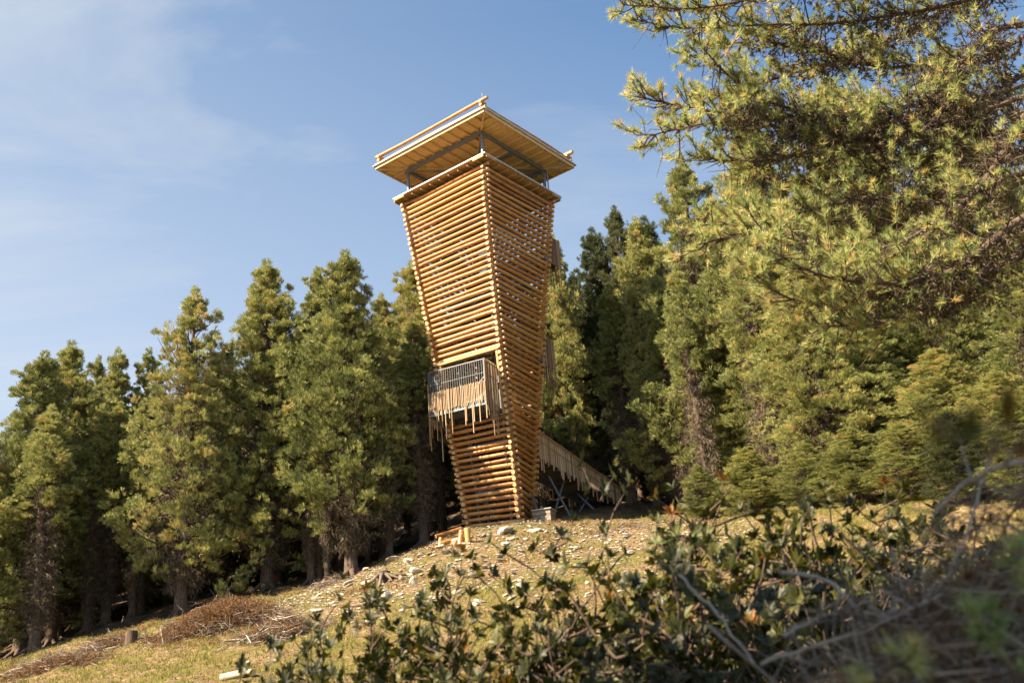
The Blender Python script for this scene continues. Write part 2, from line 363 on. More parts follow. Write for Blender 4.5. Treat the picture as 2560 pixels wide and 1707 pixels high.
rest.build('stacked_logs', [M_log, M_end], tower, kind='stuff')

# door frame of the balcony opening
zc = 8.2; hd, ad = tpar(zc); r_, q_ = taxes(ad)
fr = MB()
for s_ in (-1, 1):
    h0, a0 = tpar(DOOR_Z0); h1, a1 = tpar(DOOR_Z1); ra, qa = taxes(a0); rb, qb = taxes(a1)
    fr.bar(ra * s_ * (h0 - .2) - qa * (h0 + .03) + [0, 0, DOOR_Z0 - .1], rb * s_ * (h1 - .25) - qb * (h1 + .03) + [0, 0, DOOR_Z1 + .05], .14, .34)
fr.bar(-rb * (h1 + .05) - qb * (h1 + .1) + [0, 0, DOOR_Z1 + .12], rb * (h1 - .1) - qb * (h1 + .1) + [0, 0, DOOR_Z1 + .12], .3, .2)
fr.build('door_frame', M_board, tower)

def picket_screen(b, A, B, ztop, zshort, zlong, step=0.125, wd=0.055, longp=0.4, nrm=None, t0=.5):
    """hanging round pickets of uneven length from A to B (xy), top heights may slope (ztop pair)"""
    A = np.asarray(A, float)[:2]; B = np.asarray(B, float)[:2]; L = np.linalg.norm(B - A); n = int(L / step)
    d3 = np.append(unit(B - A), 0)
    for i in range(n + 1):
        u = (i + .1 * rng.standard_normal()) / n; p = A + (B - A) * u
        zt = ztop[0] + (ztop[1] - ztop[0]) * u; zs = zshort[0] + (zshort[1] - zshort[0]) * u
        zb = zs - (rng.random() ** 1.6 * zlong if rng.random() < longp else rng.random() * 0.12)
        t = np.clip(t0 + .22 * rng.standard_normal(), 0, 1)
        lean = rng.standard_normal() * 0.01
        b.tube([[p[0], p[1], zt + .02 * rng.standard_normal()], [p[0] + lean, p[1], zb]], wd / 2, 6, 0, t, True, None, True)

# big balcony (twisted like the wall behind it)
bal = empty('balcony', (0, 0, 0)); bal.parent = tower
hb, ab = tpar(6.6); rb_, qb_ = taxes(0.45); D = 1.5; yo = 2.08 + D
x0, x1 = -2.36, 1.45; zf = 6.75; zr = 9.35
base = lambda x, y, z: rb_ * x - qb_ * y + np.array([0, 0, z])
f = MB()
yi = 1.5
f.box(base((x0 + x1) / 2, (yo + yi) / 2, zf), (x1 - x0, yo - yi, .06), [rb_, -qb_, (0, 0, 1)])
for y in (yo - .05, yi + .9, yi): f.bar(base(x0, y, zf - .13), base(x1, y, zf - .13), .08, .2)
for x in (x0, (x0 + x1) / 2, x1): f.bar(base(x, yi, zf - .13), base(x, yo, zf - .13), .1, .2)
f.bar(base(x0, yi, zf - .18), base(x1, yo, zf - .18), .06); f.bar(base(x1, yi, zf - .18), base(x0, yo, zf - .18), .06)
for x in (x0 + .3, x1 - .3): f.bar(base(x, 1.4, zf - 1.3), base(x, yo - .3, zf - .2), .08)
f.build('balcony_deck', M_grey, bal)
f = MB()
for (xa, ya, xb, yb) in ((x0, yo, x1, yo), (x0, yo, x0, yi + .6), (x1, yo, x1, yi + .6)):
    f.bar(base(xa, ya, zr), base(xb, yb, zr), .05, .05); f.bar(base(xa, ya, zf + .1), base(xb, yb, zf + .1), .05, .05)
    f.bar(base(xa, ya, zf + 1.75), base(xb, yb, zf + 1.75), .025, .02)
n = 25
for i in range(n + 1):
    x = x0 + (x1 - x0) * i / n; f.bar(base(x, yo, zf - .1), base(x, yo, zr), .022 if 0 < i < n else .06, .03)
for i in range(1, 12):
    y = yo + (yi + .6 - yo) * i / 12
    for x in (x0, x1): f.bar(base(x, y, zf - .1), base(x, y, zr), .018, .05, up=tuple(rb_))
f.build('steel_railing', M_grey, bal)
f = MB(); picket_screen(f, base(x0, yo + .06, 0), base(x1 + .03, yo + .06, 0), (7.98, 7.98), (6.85, 6.8), 1.9, .1, .06, .5, t0=.85); f.build('picket_screen', M_picket, bal)
f = MB(); picket_screen(f, base(x1 + .07, yo, 0), base(x1 + .07, yi + .55, 0), (9.4, 9.4), (6.3, 6.5), 1.7, .085, .06, .45, t0=.4)
f.build('picket_screen', M_picket, bal)
f = MB(); picket_screen(f, base(x0 - .06, yo, 0), base(x0 - .06, yi + .55, 0), (8.6, 8.6), (6.2, 6.0), 2.0, .1, .06, .5, t0=.5); f.build('picket_screen', M_picket, bal)

# the two small balconies on the far side
def side_balcony(zt, zs, zlong, yaw, depth, off):
    e = empty('balcony', (0, 0, 0)); e.parent = tower
    h, a = tpar(zs + .5); r, q = taxes(yaw)
    xr, xl = h + off, -h * .6
    P = lambda x, y, z: r * x + q * y + np.array([0, 0, z])
    f = MB(); f.box(P((xr + xl) / 2, h + depth / 2 + .1, zs + .35), (xr - xl, depth + .3, .08), [r, q, (0, 0, 1)])
    for x in (xl, (xl + xr) / 2, xr - .05): f.bar(P(x, h - .4, zs + .2), P(x, h + depth, zs + .2), .1, .18)
    f.build('balcony_deck', M_grey, e)
    f = MB()
    for (xa, ya, xb, yb) in ((xl, h + depth, xr, h + depth), (xr - .08, h + .1, xr - .08, h + depth)):
        f.bar(P(xa, ya, zt - .1), P(xb, yb, zt - .1), .05, .05); f.bar(P(xa, ya, zt - .9), P(xb, yb, zt - .9), .03, .03)
    f.build('steel_railing', M_steel, e)
    f = MB(); picket_screen(f, P(xr, h + .05, 0), P(xr, h + depth, 0), (zt, zt), (zs, zs), zlong, .085, .07, .5, t0=.3); f.build('picket_screen', M_picket, e)
    f = MB(); picket_screen(f, P(xr, h + depth + .05, 0), P(xl, h + depth + .05, 0), (zt, zt), (zs, zs), zlong, .1, .07, .5, t0=.4); f.build('picket_screen', M_picket, e)
def zplane(px, py, k):
    zz = (NL - k) * S; h, a = tpar(zz); r, q = taxes(a); d = ray(px, py)
    P0 = TO + r * h; s_ = (P0 @ r) / (d @ r); return (d * s_ - TO)
b1 = zplane(1385, 617, 20); b1s = zplane(1385, 680, 20); b2 = zplane(1376, 871, 38); b2s = zplane(1380, 940, 38)
side_balcony(b1[2], b1s[2], 1.6, tpar(b1[2])[1], 1.25, .15)
side_balcony(b2[2], b2s[2], 1.7, tpar(b2[2])[1], 1.45, .15)

# inner steel frame and stair
f = MB()
for s1 in (-1, 1):
    for s2 in (-1, 1):
        P = []
        for z in np.linspace(-0.8, 22.2, 9):
            h, a = tpar(max(z, 0)); r, q = taxes(a); P.append(r * s1 * (h * .62) + q * s2 * (h * .62) + [0, 0, z])
        f.tube(P, .11, 10)
        for i in range(0, 8):
            h, a = tpar(max((i + 1) * 2.9, 0)); r, q = taxes(a)
for i in range(1, 8):
    z = -0.8 + i * 2.875; h, a = tpar(z); r, q = taxes(a); g = h * .62
    cs = [r * g + q * g, -r * g + q * g, -r * g - q * g, r * g - q * g]
    for j in range(4):
        f.bar(cs[j] + [0, 0, z], cs[(j + 1) % 4] + [0, 0, z], .08, .14)
        hn, an = tpar(max(z - 2.875, 0)); rn, qn = taxes(an); gn = hn * .62
        cn = [rn * gn + qn * gn, -rn * gn + qn * gn, -rn * gn - qn * gn, rn * gn - qn * gn]
        f.tube([cs[j] + [0, 0, z], cn[(j + 1) % 4] + [0, 0, z - 2.875]], .022, 6)
f.build('inner_frame', M_steel, tower)
st = MB(); rl = MB(); NF = 14
for i in range(NF):
    z0 = 1.2 + i * 1.45; z1 = z0 + 1.45; h, a = tpar(z0 + .7); r, q = taxes(a); g = h * .78
    cs = [-r * g - q * g, r * g - q * g, r * g + q * g, -r * g + q * g]
    A = cs[i % 4]; B_ = cs[(i + 1) % 4]; d = unit(B_ - A); inn = unit(-(A + B_)); L = np.linalg.norm(B_ - A)
    a0 = A + d * .8 + inn * .5; b0 = B_ - d * .8 + inn * .5
    for o_ in (-.45, .45): st.bar(a0 + inn * o_ + [0, 0, z0], b0 + inn * o_ + [0, 0, z1], .05, .22)
    ns = 8
    for j in range(ns):
        st.box(a0 + (b0 - a0) * (j + .5) / ns + [0, 0, z0 + (z1 - z0) * (j + .5) / ns], (L / ns * .8, .9, .03), [d, inn, (0, 0, 1)])
    st.box(B_ - d * .35 + inn * .45 + [0, 0, z1], (.95, 1.1, .06), [d, inn, (0, 0, 1)])
    for o_ in (-.45, .45):
        rl.bar(a0 + inn * o_ + [0, 0, z0 + 1.0], b0 + inn * o_ + [0, 0, z1 + 1.0], .035, .035)
        for j in range(9):
            p = a0 + (b0 - a0) * j / 8 + inn * o_; zz = z0 + (z1 - z0) * j / 8; rl.bar(p + [0, 0, zz], p + [0, 0, zz + 1], .014, .014)
st.build('staircase', M_grey, tower); rl.build('stair_railing', M_steel, tower)
# viewing floors inside
for z in (6.7, 14.5):
    fl = MB(); h, a = tpar(z); r, q = taxes(a); fl.box([0, 0, z - .08], (1.3 * h, 1.3 * h, .08), [r, q, (0, 0, 1)]); fl.build('landing', M_grey, tower)
# balustrade pickets just inside the top (seen as a comb through the upper courses)
YT = 0.65338; rt, qt = taxes(YT)
Q = lambda x, y, z: rt * x + qt * y + np.array([0, 0, z])
ZT = NL * S
# gallery slab
g = empty('gallery', (0, 0, 0)); g.parent = tower
HG = 3.99; zg = ZT + .47
f = MB(); f.box(Q(0, 0, zg - .06), (2 * HG - .1, 2 * HG - .1, .05), [rt, qt, (0, 0, 1)])
for i in range(-5, 6):
    x = i * .8
    for s_ in (-1, 1):
        f.bar(Q(x, s_ * 3.0, zg - .18), Q(x, s_ * (HG - .12), zg - .18), .07, .16); f.bar(Q(s_ * 3.0, x, zg - .185), Q(s_ * (HG - .12), x, zg - .185), .07, .15)
f.build('deck_boards', M_board, g)
f = MB(); f.box(Q(0, 0, ZT - .05), (6.3, 6.3, .1), [rt, qt, (0, 0, 1)]); f.build('floor_frame', M_board, g)
f = MB()
for s_ in (-1, 1):
    f.bar(Q(-HG, s_ * HG, zg - .04), Q(HG, s_ * HG, zg - .02), .05, .08); f.bar(Q(s_ * HG, -HG + .03, zg - .043), Q(s_ * HG, HG - .03, zg - .022), .05, .08)
f.build('edge_flashing', M_white, g)
f = MB()
for s_ in (-1, 1):
    for zz in (.12, .5): 
        f.bar(Q(-3.2, s_ * 3.2, zg + zz), Q(3.2, s_ * 3.2, zg + zz), .04, .05); f.bar(Q(s_ * 3.2, -3.2, zg + zz), Q(s_ * 3.2, 3.2, zg + zz), .04, .05)
f.build('gallery_rail', M_grey, g)
# roof
rf = empty('roof', (0, 0, 0)); rf.parent = tower
HR = 4.76; zrf = ZT + 2.85; HP = 3.25
f = MB()
for s1 in (-1, 1):
    for s2 in (-1, 1):
        f2 = MB(); f2.tube([Q(s1 * HP, s2 * HP, zg - .6), Q(s1 * HP, s2 * HP, zrf - .32)], .115, 14)
        f2.tube([Q(s1 * HP, s2 * HP, zrf - .46), Q(s1 * HP, s2 * HP, zrf - .40)], .2, 14)
        f2.build('post', M_steel, rf)
for s_ in (-1, 1):
    f.bar(Q(-HP, s_ * HP, zrf - .3), Q(HP, s_ * HP, zrf - .3), .16, .26); f.bar(Q(s_ * HP, -HP + .09, zrf - .3), Q(s_ * HP, HP - .09, zrf - .3), .16, .26)
f.bar(Q(-HP, 0, zrf - .3), Q(HP, 0, zrf - .3), .14, .2); f.tube([Q(-HP, -HP, zrf - .35), Q(HP, HP, zrf - .35)], .05, 8); f.tube([Q(HP, -HP, zrf - .37), Q(-HP, HP, zrf - .37)], .05, 8)
f.build('roof_beams', M_grey, rf)
f = MB(); RISE = .35
f.box(Q(0, 0, zrf + .02), (2 * HR - .12, 2 * HR - .12, .04), [rt, qt, (0, 0, 1)])
f.build('roof_soffit', M_ply, rf)
f = MB()
for i in range(-6, 7):
    x = i * .78
    lo = abs(x)
    for s_ in (-1, 1):
        a_ = max(lo - .05, 0)
        if HR - .1 - a_ > .3:
            f.bar(Q(x, s_ * (a_ + .1), zrf - .09), Q(x, s_ * (HR - .1), zrf - .09), .07, .17, t=.5 + .2 * rng.standard_normal()); f.bar(Q(s_ * (a_ + .1), x, zrf - .088), Q(s_ * (HR - .1), x, zrf - .088), .07, .17, t=.5 + .2 * rng.standard_normal())
for s1 in (-1, 1):
    for s2 in (-1, 1): f.bar(Q(0, 0, zrf - .10), Q(s1 * (HR - .1), s2 * (HR - .1), zrf - .10), .12, .2)
f.build('rafters', M_ply, rf)
f = MB()
for s_ in (-1, 1):
    f.bar(Q(-HR, s_ * HR, zrf - .05), Q(HR, s_ * HR, zrf - .05), .05, .2); f.bar(Q(s_ * HR, -HR + .03, zrf - .052), Q(s_ * HR, HR - .03, zrf - .052), .05, .2)
    f.bar(Q(-HR - .05, s_ * (HR + .05), zrf + .16), Q(HR + .05, s_ * (HR + .05), zrf + .16), .05, .1); f.bar(Q(s_ * (HR + .05), -HR - .02, zrf + .162), Q(s_ * (HR + .05), HR + .02, zrf + .162), .05, .1)
f.build('fascia', M_ply, rf)
f = MB()
for s_ in (-1, 1):
    f.bar(Q(-HR - .12, s_ * (HR + .1), zrf + .08), Q(HR + .12, s_ * (HR + .1), zrf + .08), .1, .05); f.bar(Q(s_ * (HR + .1), -HR - .05, zrf + .082), Q(s_ * (HR + .1), HR + .05, zrf + .082), .1, .05)
f.box(Q(0, 0, zrf + .13), (2 * HR, 2 * HR, .06), [rt, qt, (0, 0, 1)])
f.build('roof_edge', M_white, rf)
f = MB()
HL = HR - .25
for (z, s_, dr, ext) in ((.36, -1, 0, .25), (.36, 1, 0, .25), (.52, 1, 1, .25), (.52, -1, 1, .25), (.95, -1, 0, .42), (.95, 1, 0, .42), (.76, -1, 1, .12), (.76, 1, 1, .12)):
    if dr == 0: add_log(f, Q(-HL - ext, s_ * HL, zrf + z), Q(HL + ext, s_ * HL, zrf + z), .115, 12, 9)
    elif z < .6: add_log(f, Q(s_ * HL, -HL - ext, zrf + z), Q(s_ * HL, HL + ext, zrf + z), .115, 12, 9)
    else:
        for e_ in (-1, 1): add_log(f, Q(s_ * HL, e_ * (HL - .25), zrf + z - .01), Q(s_ * HL, e_ * (HL + .3), zrf + z - .01), .11, 12, 3, 0)
f.build('roof_log_kerb', [M_log, M_end], rf)
f = MB(); f.tube([Q(HL, -HL, zrf + .9), Q(HL, -HL, zrf + 1.5)], .012, 6); f.build('lightning_rod', M_steel, rf)
f = MB(); f.tube([Q(HR, HR - 1.4, zrf), Q(HR, HR - 1.4, zrf - .35), Q(HP + .35, HP - .1, zrf - .45), Q(HP + .35, HP - .1, zg - .1)], .05, 8); f.build('downpipe', M_steel, rf)
# lightning conductor cable along the near corner
P = []
for z in np.linspace(.2, 21.8, 30):
    h, a = tpar(z); r, q = taxes(a); P.append(r * (h + .16) - q * (h + .16) + [0, 0, z])
f = MB(); f.tube(P, .016, 6); f.build('conductor_cable', M_grey, tower)
# foundation plinth, heavy notched feet
f = MB(); h, a = tpar(0); r, q = taxes(a)
for s1 in (-1, 1):
    for s2 in (-1, 1):
        f.box(r * s1 * h + q * s2 * h + [0, 0, -1.0], (.7, .7, 1.7), [r, q, (0, 0, 1)], 0)
f.build('footing', M_rock, tower)

# ------------------------------------------------------------ access walkway on the right
wk = empty('access_walkway', (0, 0, 0), label='wooden walkway with hanging picket railings running from the log tower down to the slope', cat='walkway')
nA = at(1345, 1079, 67.0); nB = at(1550, 1221, 73.5)
nA2 = at(1345, 1143, 67.0); nB2 = at(1550, 1262, 73.5)
dirw = unit((nB - nA) * [1, 1, 0]); side = np.array([-dirw[1], dirw[0], 0]); WW = 2.3
off = side * WW
f = MB(); dz = np.array([0, 0, .25])
mid = lambda a, b, u: a + (b - a) * u
dk = [nA2 + dz, nB2 + dz]
for i in range(40):
    u = (i + .5) / 40; c = mid(dk[0], dk[1], u) + off / 2
    f.box(c, (.2, WW, .05), [unit(dk[1] - dk[0]), side, unit(np.cross(unit(dk[1] - dk[0]), side))], 0, .3 + .4 * rng.random())
f.build('walkway_deck', M_stick, wk)
f = MB()
for o_ in (.15, WW - .15): f.bar(dk[0] + side * o_ - [0, 0, .17], dk[1] + side * o_ - [0, 0, .17], .1, .26)
f.build('deck_beams', M_grey, wk)
for o_ in (0, WW):
    f = MB(); A = nA + side * o_; B_ = nB + side * o_
    picket_screen(f, A, B_, (nA[2], nB[2]), (nA2[2], nB2[2] + .1), .9, .1, .1, .5, t0=.65); f.build('picket_screen', M_picket, wk)
    f = MB(); io = side * (.07 if o_ else -.07)
    f.bar(A + io + [0, 0, .02], B_ + io + [0, 0, .02], .06, .07); f.bar(A + io - [0, 0, .12], B_ + io - [0, 0, .12], .03, .04); f.bar(A + io - [0, 0, .62], B_ + io - [0, 0, .62], .03, .04)
    f.build('handrail', M_board, wk)
for (a_, ya, b_, yb) in (((1372, 1190), 68.3, (1430, 1293), 66.5), ((1410, 1200), 69.5, (1384, 1284), 68), ((1444, 1235), 71, (1492, 1275), 70), ((1470, 1243), 71.5, (1440, 1288), 69), ((1331, 1240), 66, (1359, 1322), 63)):
    f = MB(); f.tube([at(*a_, ya), at(*b_, yb) - [0, 0, .15]], .075, 10); f.build('strut', M_grey, wk)

# wooden hut-like box next to the tower foot
P = at(1362, 1305, 64.5); zb = gz1(P[0], P[1]); 
ax = unit(np.array([1, -.35, 0])); ay = np.array([-ax[1], ax[0], 0]); top = at(1370, 1277, 64.5)[2]
bx = empty('utility_box', (0, 0, 0), label='low wooden box with a metal lid standing beside the foot of the log tower', cat='box')
f = MB(); hh = top - zb + .2; cx = np.array([P[0], P[1], 0])
for i in range(6):
    f.box(cx + [0, 0, zb - .2 + hh * (i + .5) / 6], (1.1 - .01 * (i % 2), 1.0 - .01 * (i % 2), hh / 6 - .01), [ax, ay, (0, 0, 1)], 0, .3 + .5 * rng.random())
f.build('plank_body', M_stick, bx)
f = MB(); f.box(cx + [0, 0, top + .02], (1.25, 1.15, .04), [ax, ay, (0, 0, 1)]); f.build('lid', M_white, bx)

# ------------------------------------------------------------ trees
def tree_variant(seed, sparse=1.0, slim=1.0, base_u=0.16):
    """unit tree: height 1 ~ 18 m, built at real size H=18, crown radius ~2.9"""
    global rng
    rng = np.random.default_rng(seed)
    H, R = 18.0, 2.9 * slim
    tr = MB(); zz = np.linspace(-.6, H * .97, 12); wob = np.cumsum(rng.standard_normal((12, 2)) * .035, 0)
    pts = np.column_stack([wob, zz]); rad = .27 * (1 - zz / H) ** .8 + .03; rad[0] *= 1.35; rad[1] *= 1.05
    tr.tube(pts, rad, 12, 0, .5, False, None, True, .05)
    for i in range(5):   # root flare
        a = i * 1.256 + rng.random(); tr.tube([[0, 0, .5], [.4 * math.cos(a), .4 * math.sin(a), .05], [.95 * math.cos(a), .95 * math.sin(a), -.35]], [.16, .13, .05], 6, 0, .5, False)
    br = MB(); cv, cf, ct = [], [], []; nv = 0
    P_, D_, T_, Sz = [], [], [], []
    NB = int(172 * sparse)
    lob = rng.random(6) * 6.28
    for i in range(NB):
        u = (i + .5) / NB; u = base_u + (1 - base_u) * (u ** .80); a = i * 2.39996 + rng.standard_normal() * .35
        v = (u - base_u) / (1 - base_u)
        prof = (1 - v) ** .78 * 1.16 * (1 - .30 * math.exp(-v * 6)) * (1 + .16 * math.sin(2 * a + lob[0]) + .14 * math.sin(v * 17 + 2 * a + lob[1]))
        rr = R * prof * (0.55 + .78 * rng.random()) + .14
        u = min(u + .012 * rng.standard_normal(), .985); z0 = u * H * .97; k = np.interp(z0, zz, np.arange(12)); cx_ = np.interp(z0, zz, wob[:, 0]); cy_ = np.interp(z0, zz, wob[:, 1])
        dr = np.array([math.cos(a), math.sin(a), 0]); rise = (.10 + .75 * v + .40 * rng.random()) * rr
        s_ = np.linspace(0, 1, 6)[:, None]
        path = np.array([cx_, cy_, z0 - rr * .15]) + dr * rr * s_ + np.array([0, 0, 1]) * (rise * s_ ** 1.8 - .25 * rr * s_ * (1 - s_) * (1 - v)) + np.cumsum(rng.standard_normal((6, 3)) * .04, 0)
        br.tube(path, np.linspace(.05 + .02 * (1 - v), .012, 6), 4, 0, .5, False)
        nc = max(2, int(1.5 + rr * 2.2))
        for c in range(nc):
            s1 = 1 - (c / nc) * .56 + rng.standard_normal() * .03
            cpos = np.array([np.interp(s1, s_[:, 0], path[:, j]) for j in range(3)])
            latv = np.array([-dr[1], dr[0], 0]) * rng.standard_normal() * .33 * (c > 0) * min(rr, 2) * .8
            cpos = cpos + latv + np.array([0, 0, .22 * rng.standard_normal() * min(rr, 1.5)])
            cr0 = (.24 + .24 * rng.random()) * (1 if v < .68 else .62)
            m = int(17 + 8 * rng.random())
            q = unit(rng.standard_normal((m, 3))) * (.35 + .75 * rng.random((m, 1))); q[:, 2] = np.abs(q[:, 2]) * 1.1 - .3
            pos = cpos + q * cr0 * np.array([.95, .95, 1.25])
            dd = unit(q * .6 + dr * .55 + np.array([0, 0, 1.0]))
            tb = .42 + .09 * rng.standard_normal() + (.18 if v > .6 else 0) * rng.random() + (.3 if rng.random() < .03 else 0)
            P_.append(pos); D_.append(dd); T_.append(np.full(m, tb) + .17 * rng.standard_normal(m))
    # leader tip
    for j in range(7):
        m = 16; c = np.array([wob[-1][0] + .18 * rng.standard_normal() * (j > 2), wob[-1][1] + .18 * rng.standard_normal() * (j > 2), H - j * .24 + .1]); q = unit(rng.standard_normal((m, 3)))
        P_.append(c + q * .15 * (1 + .3 * j)); D_.append(q * .6 + [0, 0, 1.1]); T_.append(np.full(m, .5))
    P_ = np.concatenate(P_); D_ = np.concatenate(D_); T_ = np.concatenate(T_)
    cr_ = MB(); V, F, T = fans(P_, D_, 16, .21, .0185, .34, T_, True, .12); cr_.add3(V, F, 0, T)
    # dead, lichen hung twigs under and inside the crown
    dd = MB(); n = 760
    u = rng.random(n) ** 1.1 * .74 + .07; a = rng.random(n) * 6.283; Rl = R * (.25 + .65 * rng.random(n)) * np.clip((u + .02) * 4, .3, 1) * np.clip((1.05 - u) * 1.6, .2, 1)
    A = np.stack([0 * u, 0 * u, u * H], -1); dr = np.stack([np.cos(a), np.sin(a), 0 * a], -1); Bp = A + dr * Rl[:, None] + np.stack([0 * u, 0 * u, -Rl * (.15 + .35 * rng.random(n))], -1)
    mid_ = (A + Bp) / 2 + np.stack([0 * u, 0 * u, .12 * Rl], -1)
    for i in range(0, n, 5):
        dd.tube([A[i], mid_[i], Bp[i]], [.03, .018, .006], 3, 0, .3 + .3 * rng.random(), False)
    m = 9; s1 = rng.random((n, m)) * .8 + .2
    pos = A[:, None] * (1 - s1[..., None]) + Bp[:, None] * s1[..., None] + rng.standard_normal((n, m, 3)) * .1
    V, F, T = fans(pos.reshape(-1, 3), np.tile([0, 0, -1.0], (n * m, 1)) + .5 * rng.standard_normal((n * m, 3)), 3, .30, .028, .4, .1 + .6 * rng.random(n * m), False, .12)
    dd.add3(V, F, 0, T)
    return (tr.mesh('trunk', M_bark), br.mesh('branches', M_bark), cr_.mesh('crown', M_needle), dd.mesh('dead_twigs', M_dead))
VARS = [tree_variant(11, 1.15, 1.0, .10), tree_variant(12, 1.1, 1.0, .14), tree_variant(13, 1.1, .8, .12), tree_variant(14, .66, 1.05, .07), tree_variant(15, 1, 1.1, .2), tree_variant(16, 1.0, .9, .27), tree_variant(17, .45, .5, .5)]
rng = np.random.default_rng(99)
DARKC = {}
def shaded_crown(var):  # same crown mesh with the needle colours that carry painted shade
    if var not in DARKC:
        DARKC[var] = VARS[var][2].copy(); DARKC[var].materials[0] = M_needle_shaded
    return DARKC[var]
def put_tree(x, y, top_z, var, wscale, rz, label, group=None, lean=(0, 0), dark=False):
    zb = gz1(x, y); Hh = top_z - zb
    e = empty('pine_tree', (x, y, zb), rz, label=label, cat='tree', group=group)
    e.scale = (wscale, wscale, Hh / 18.0); e.rotation_euler = (lean[0], lean[1], rz)
    for nm, me in zip(('trunk', 'branches', 'crown', 'dead_twigs'), VARS[var]): link(nm, shaded_crown(var) if (dark and nm == 'crown') else me, e)
    return e
FRONT = [ # top px, top py, depth, half width px, variant, label
    (-25, 1085, 59, 105, 0, 'lowest pine of the left tree row, its crown cut by the photo edge'),
    (118, 893, 63, 125, 1, 'broad round-topped pine second from the left edge of the treeline'),
    (188, 866, 67, 120, 0, 'tall rounded pine behind the broad one at the left end of the treeline'),
    (238, 902, 74, 60, 2, 'small pine top peeping out just right of the tallest left crown'),
    (297, 878, 71, 75, 2, 'narrow dark pine between the left group and the light yellowish pine'),
    (375, 880, 73, 85, 3, 'pine half hidden behind the left side of the light yellowish pine'),
    (486, 733, 62, 135, 3, 'light yellowish pine with a clearly visible straight trunk and hanging lichen'),
    (565, 868, 71, 80, 0, 'dark shaded pine in the gap right of the light yellowish pine'),
    (676, 665, 65, 138, 0, 'tall dense pine with a blunt double top left of the slim middle spire'),
    (780, 683, 71, 80, 2, 'slim pine spire between the two tallest pines left of the tower'),
    (868, 643, 63, 145, 1, 'tallest twin-tipped pine left of the tower with layered lower boughs'),
    (950, 745, 70, 80, 5, 'short-crowned pine between the twin-tipped pine and the tower'),
    (1032, 664, 70, 118, 5, 'pine with a bare lower trunk directly behind the left edge of the tower'),
    (1383, 597, 77, 75, 1, 'pine whose top shows behind the right side of the tower by the upper small balcony'),
    (1487, 587, 80, 84, 2, 'narrow dark pine right of the tower above the walkway'),
    (1536, 527, 79, 88, 1, 'dark pointed pine top rising behind the sunlit pine right of the tower'),
    (1590, 551, 74, 105, 0, 'sunlit pine with dense crown second right of the tower'),
    (1618, 560, 77, 92, 2, 'dark pine top squeezed beside the tall pointed golden pine'),
    (1698, 411, 66, 150, 3, 'tall pointed golden green pine in the middle of the right woods'),
    (1783, 490, 72, 80, 2, 'small pine tip just right of the tall pointed golden pine'),
    (1868, 300, 61, 170, 0, 'big pine rising behind the tips of the overhanging branches'),
    (1985, 640, 55, 140, 1, 'lower bright pine with bare twigs round its trunk in front of the right woods'),
    (2070, 210, 60, 165, 4, 'tall pine behind the overhanging branches right of the big one'),
    (2270, 560, 57, 165, 1, 'shadowy pine at the back of the right woods under the overhanging branches'),
    (2330, 130, 66, 170, 0, 'very tall pine seen only through the overhanging branches'),
    (2530, 620, 50, 150, 3, 'bright bushy pine at the right edge of the photo above the brush'),
    (2600, 60, 60, 170, 1, 'tall pine at the right photo edge behind everything'),
    (1655, 720, 69, 120, 3, 'lower sunlit pine whose boughs reach the ground right of the walkway'),
    (1800, 780, 63, 120, 0, 'lower sunlit pine left of the one with bare twigs round its trunk'),
    (2140, 800, 55, 130, 3, 'bushy bright pine between the twiggy one and the right edge, boughs near the ground'),
    (2320, 880, 50, 130, 0, 'low bright pine above the right end of the shrub row'),
    (2480, 930, 44, 120, 3, 'lowest bushy pine standing above the brush heap at the right edge'),
    (1745, 1165, 59, 60, 3, 'small young pine at the foot of the right woods, left one'),
    (1860, 1120, 56, 75, 0, 'young bushy pine right of the reddish trunk'),
    (2010, 1110, 52, 80, 3, 'young pine right beside the leaning trunk'),
    (2120, 1070, 49, 85, 0, 'dense young pine filling the gap under the bushy bright pine'),
    (2245, 1060, 46, 85, 3, 'young pine just behind the right end of the shrub row'),
    (2370, 1030, 42, 90, 0, 'young pine behind the arching dark branch'),
    (2520, 1000, 38, 100, 3, 'young pine at the right edge behind the brush heap'),
    (1432, 690, 83, 85, 1, 'dark broad pine filling the gap between the tower and the narrow dark one'),
    (1450, 800, 78, 70, 5, 'bare-stemmed dark pine with hanging lichen standing behind the walkway'),
]
for i, (px, py, Y, hw, var, lab) in enumerate(FRONT):
    P = at(px, py, Y); ws = (hw * Y / F_PX) / (2.9 * (.8 if var == 2 else 1.0)) * 1.08
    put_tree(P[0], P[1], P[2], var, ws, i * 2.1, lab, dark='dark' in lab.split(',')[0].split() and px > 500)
SKYL = np.array([(-400, 1300), (0, 1120), (100, 980), (185, 940), (250, 960), (400, 950), (480, 850), (560, 930), (680, 770), (800, 770), (870, 740), (960, 830), (1035, 740), (1200, 760), (1383, 690), (1440, 800), (1490, 690), (1600, 650), (1700, 520), (1800, 600), (1900, 450), (2560, 350), (3200, 300)])
gi = 0
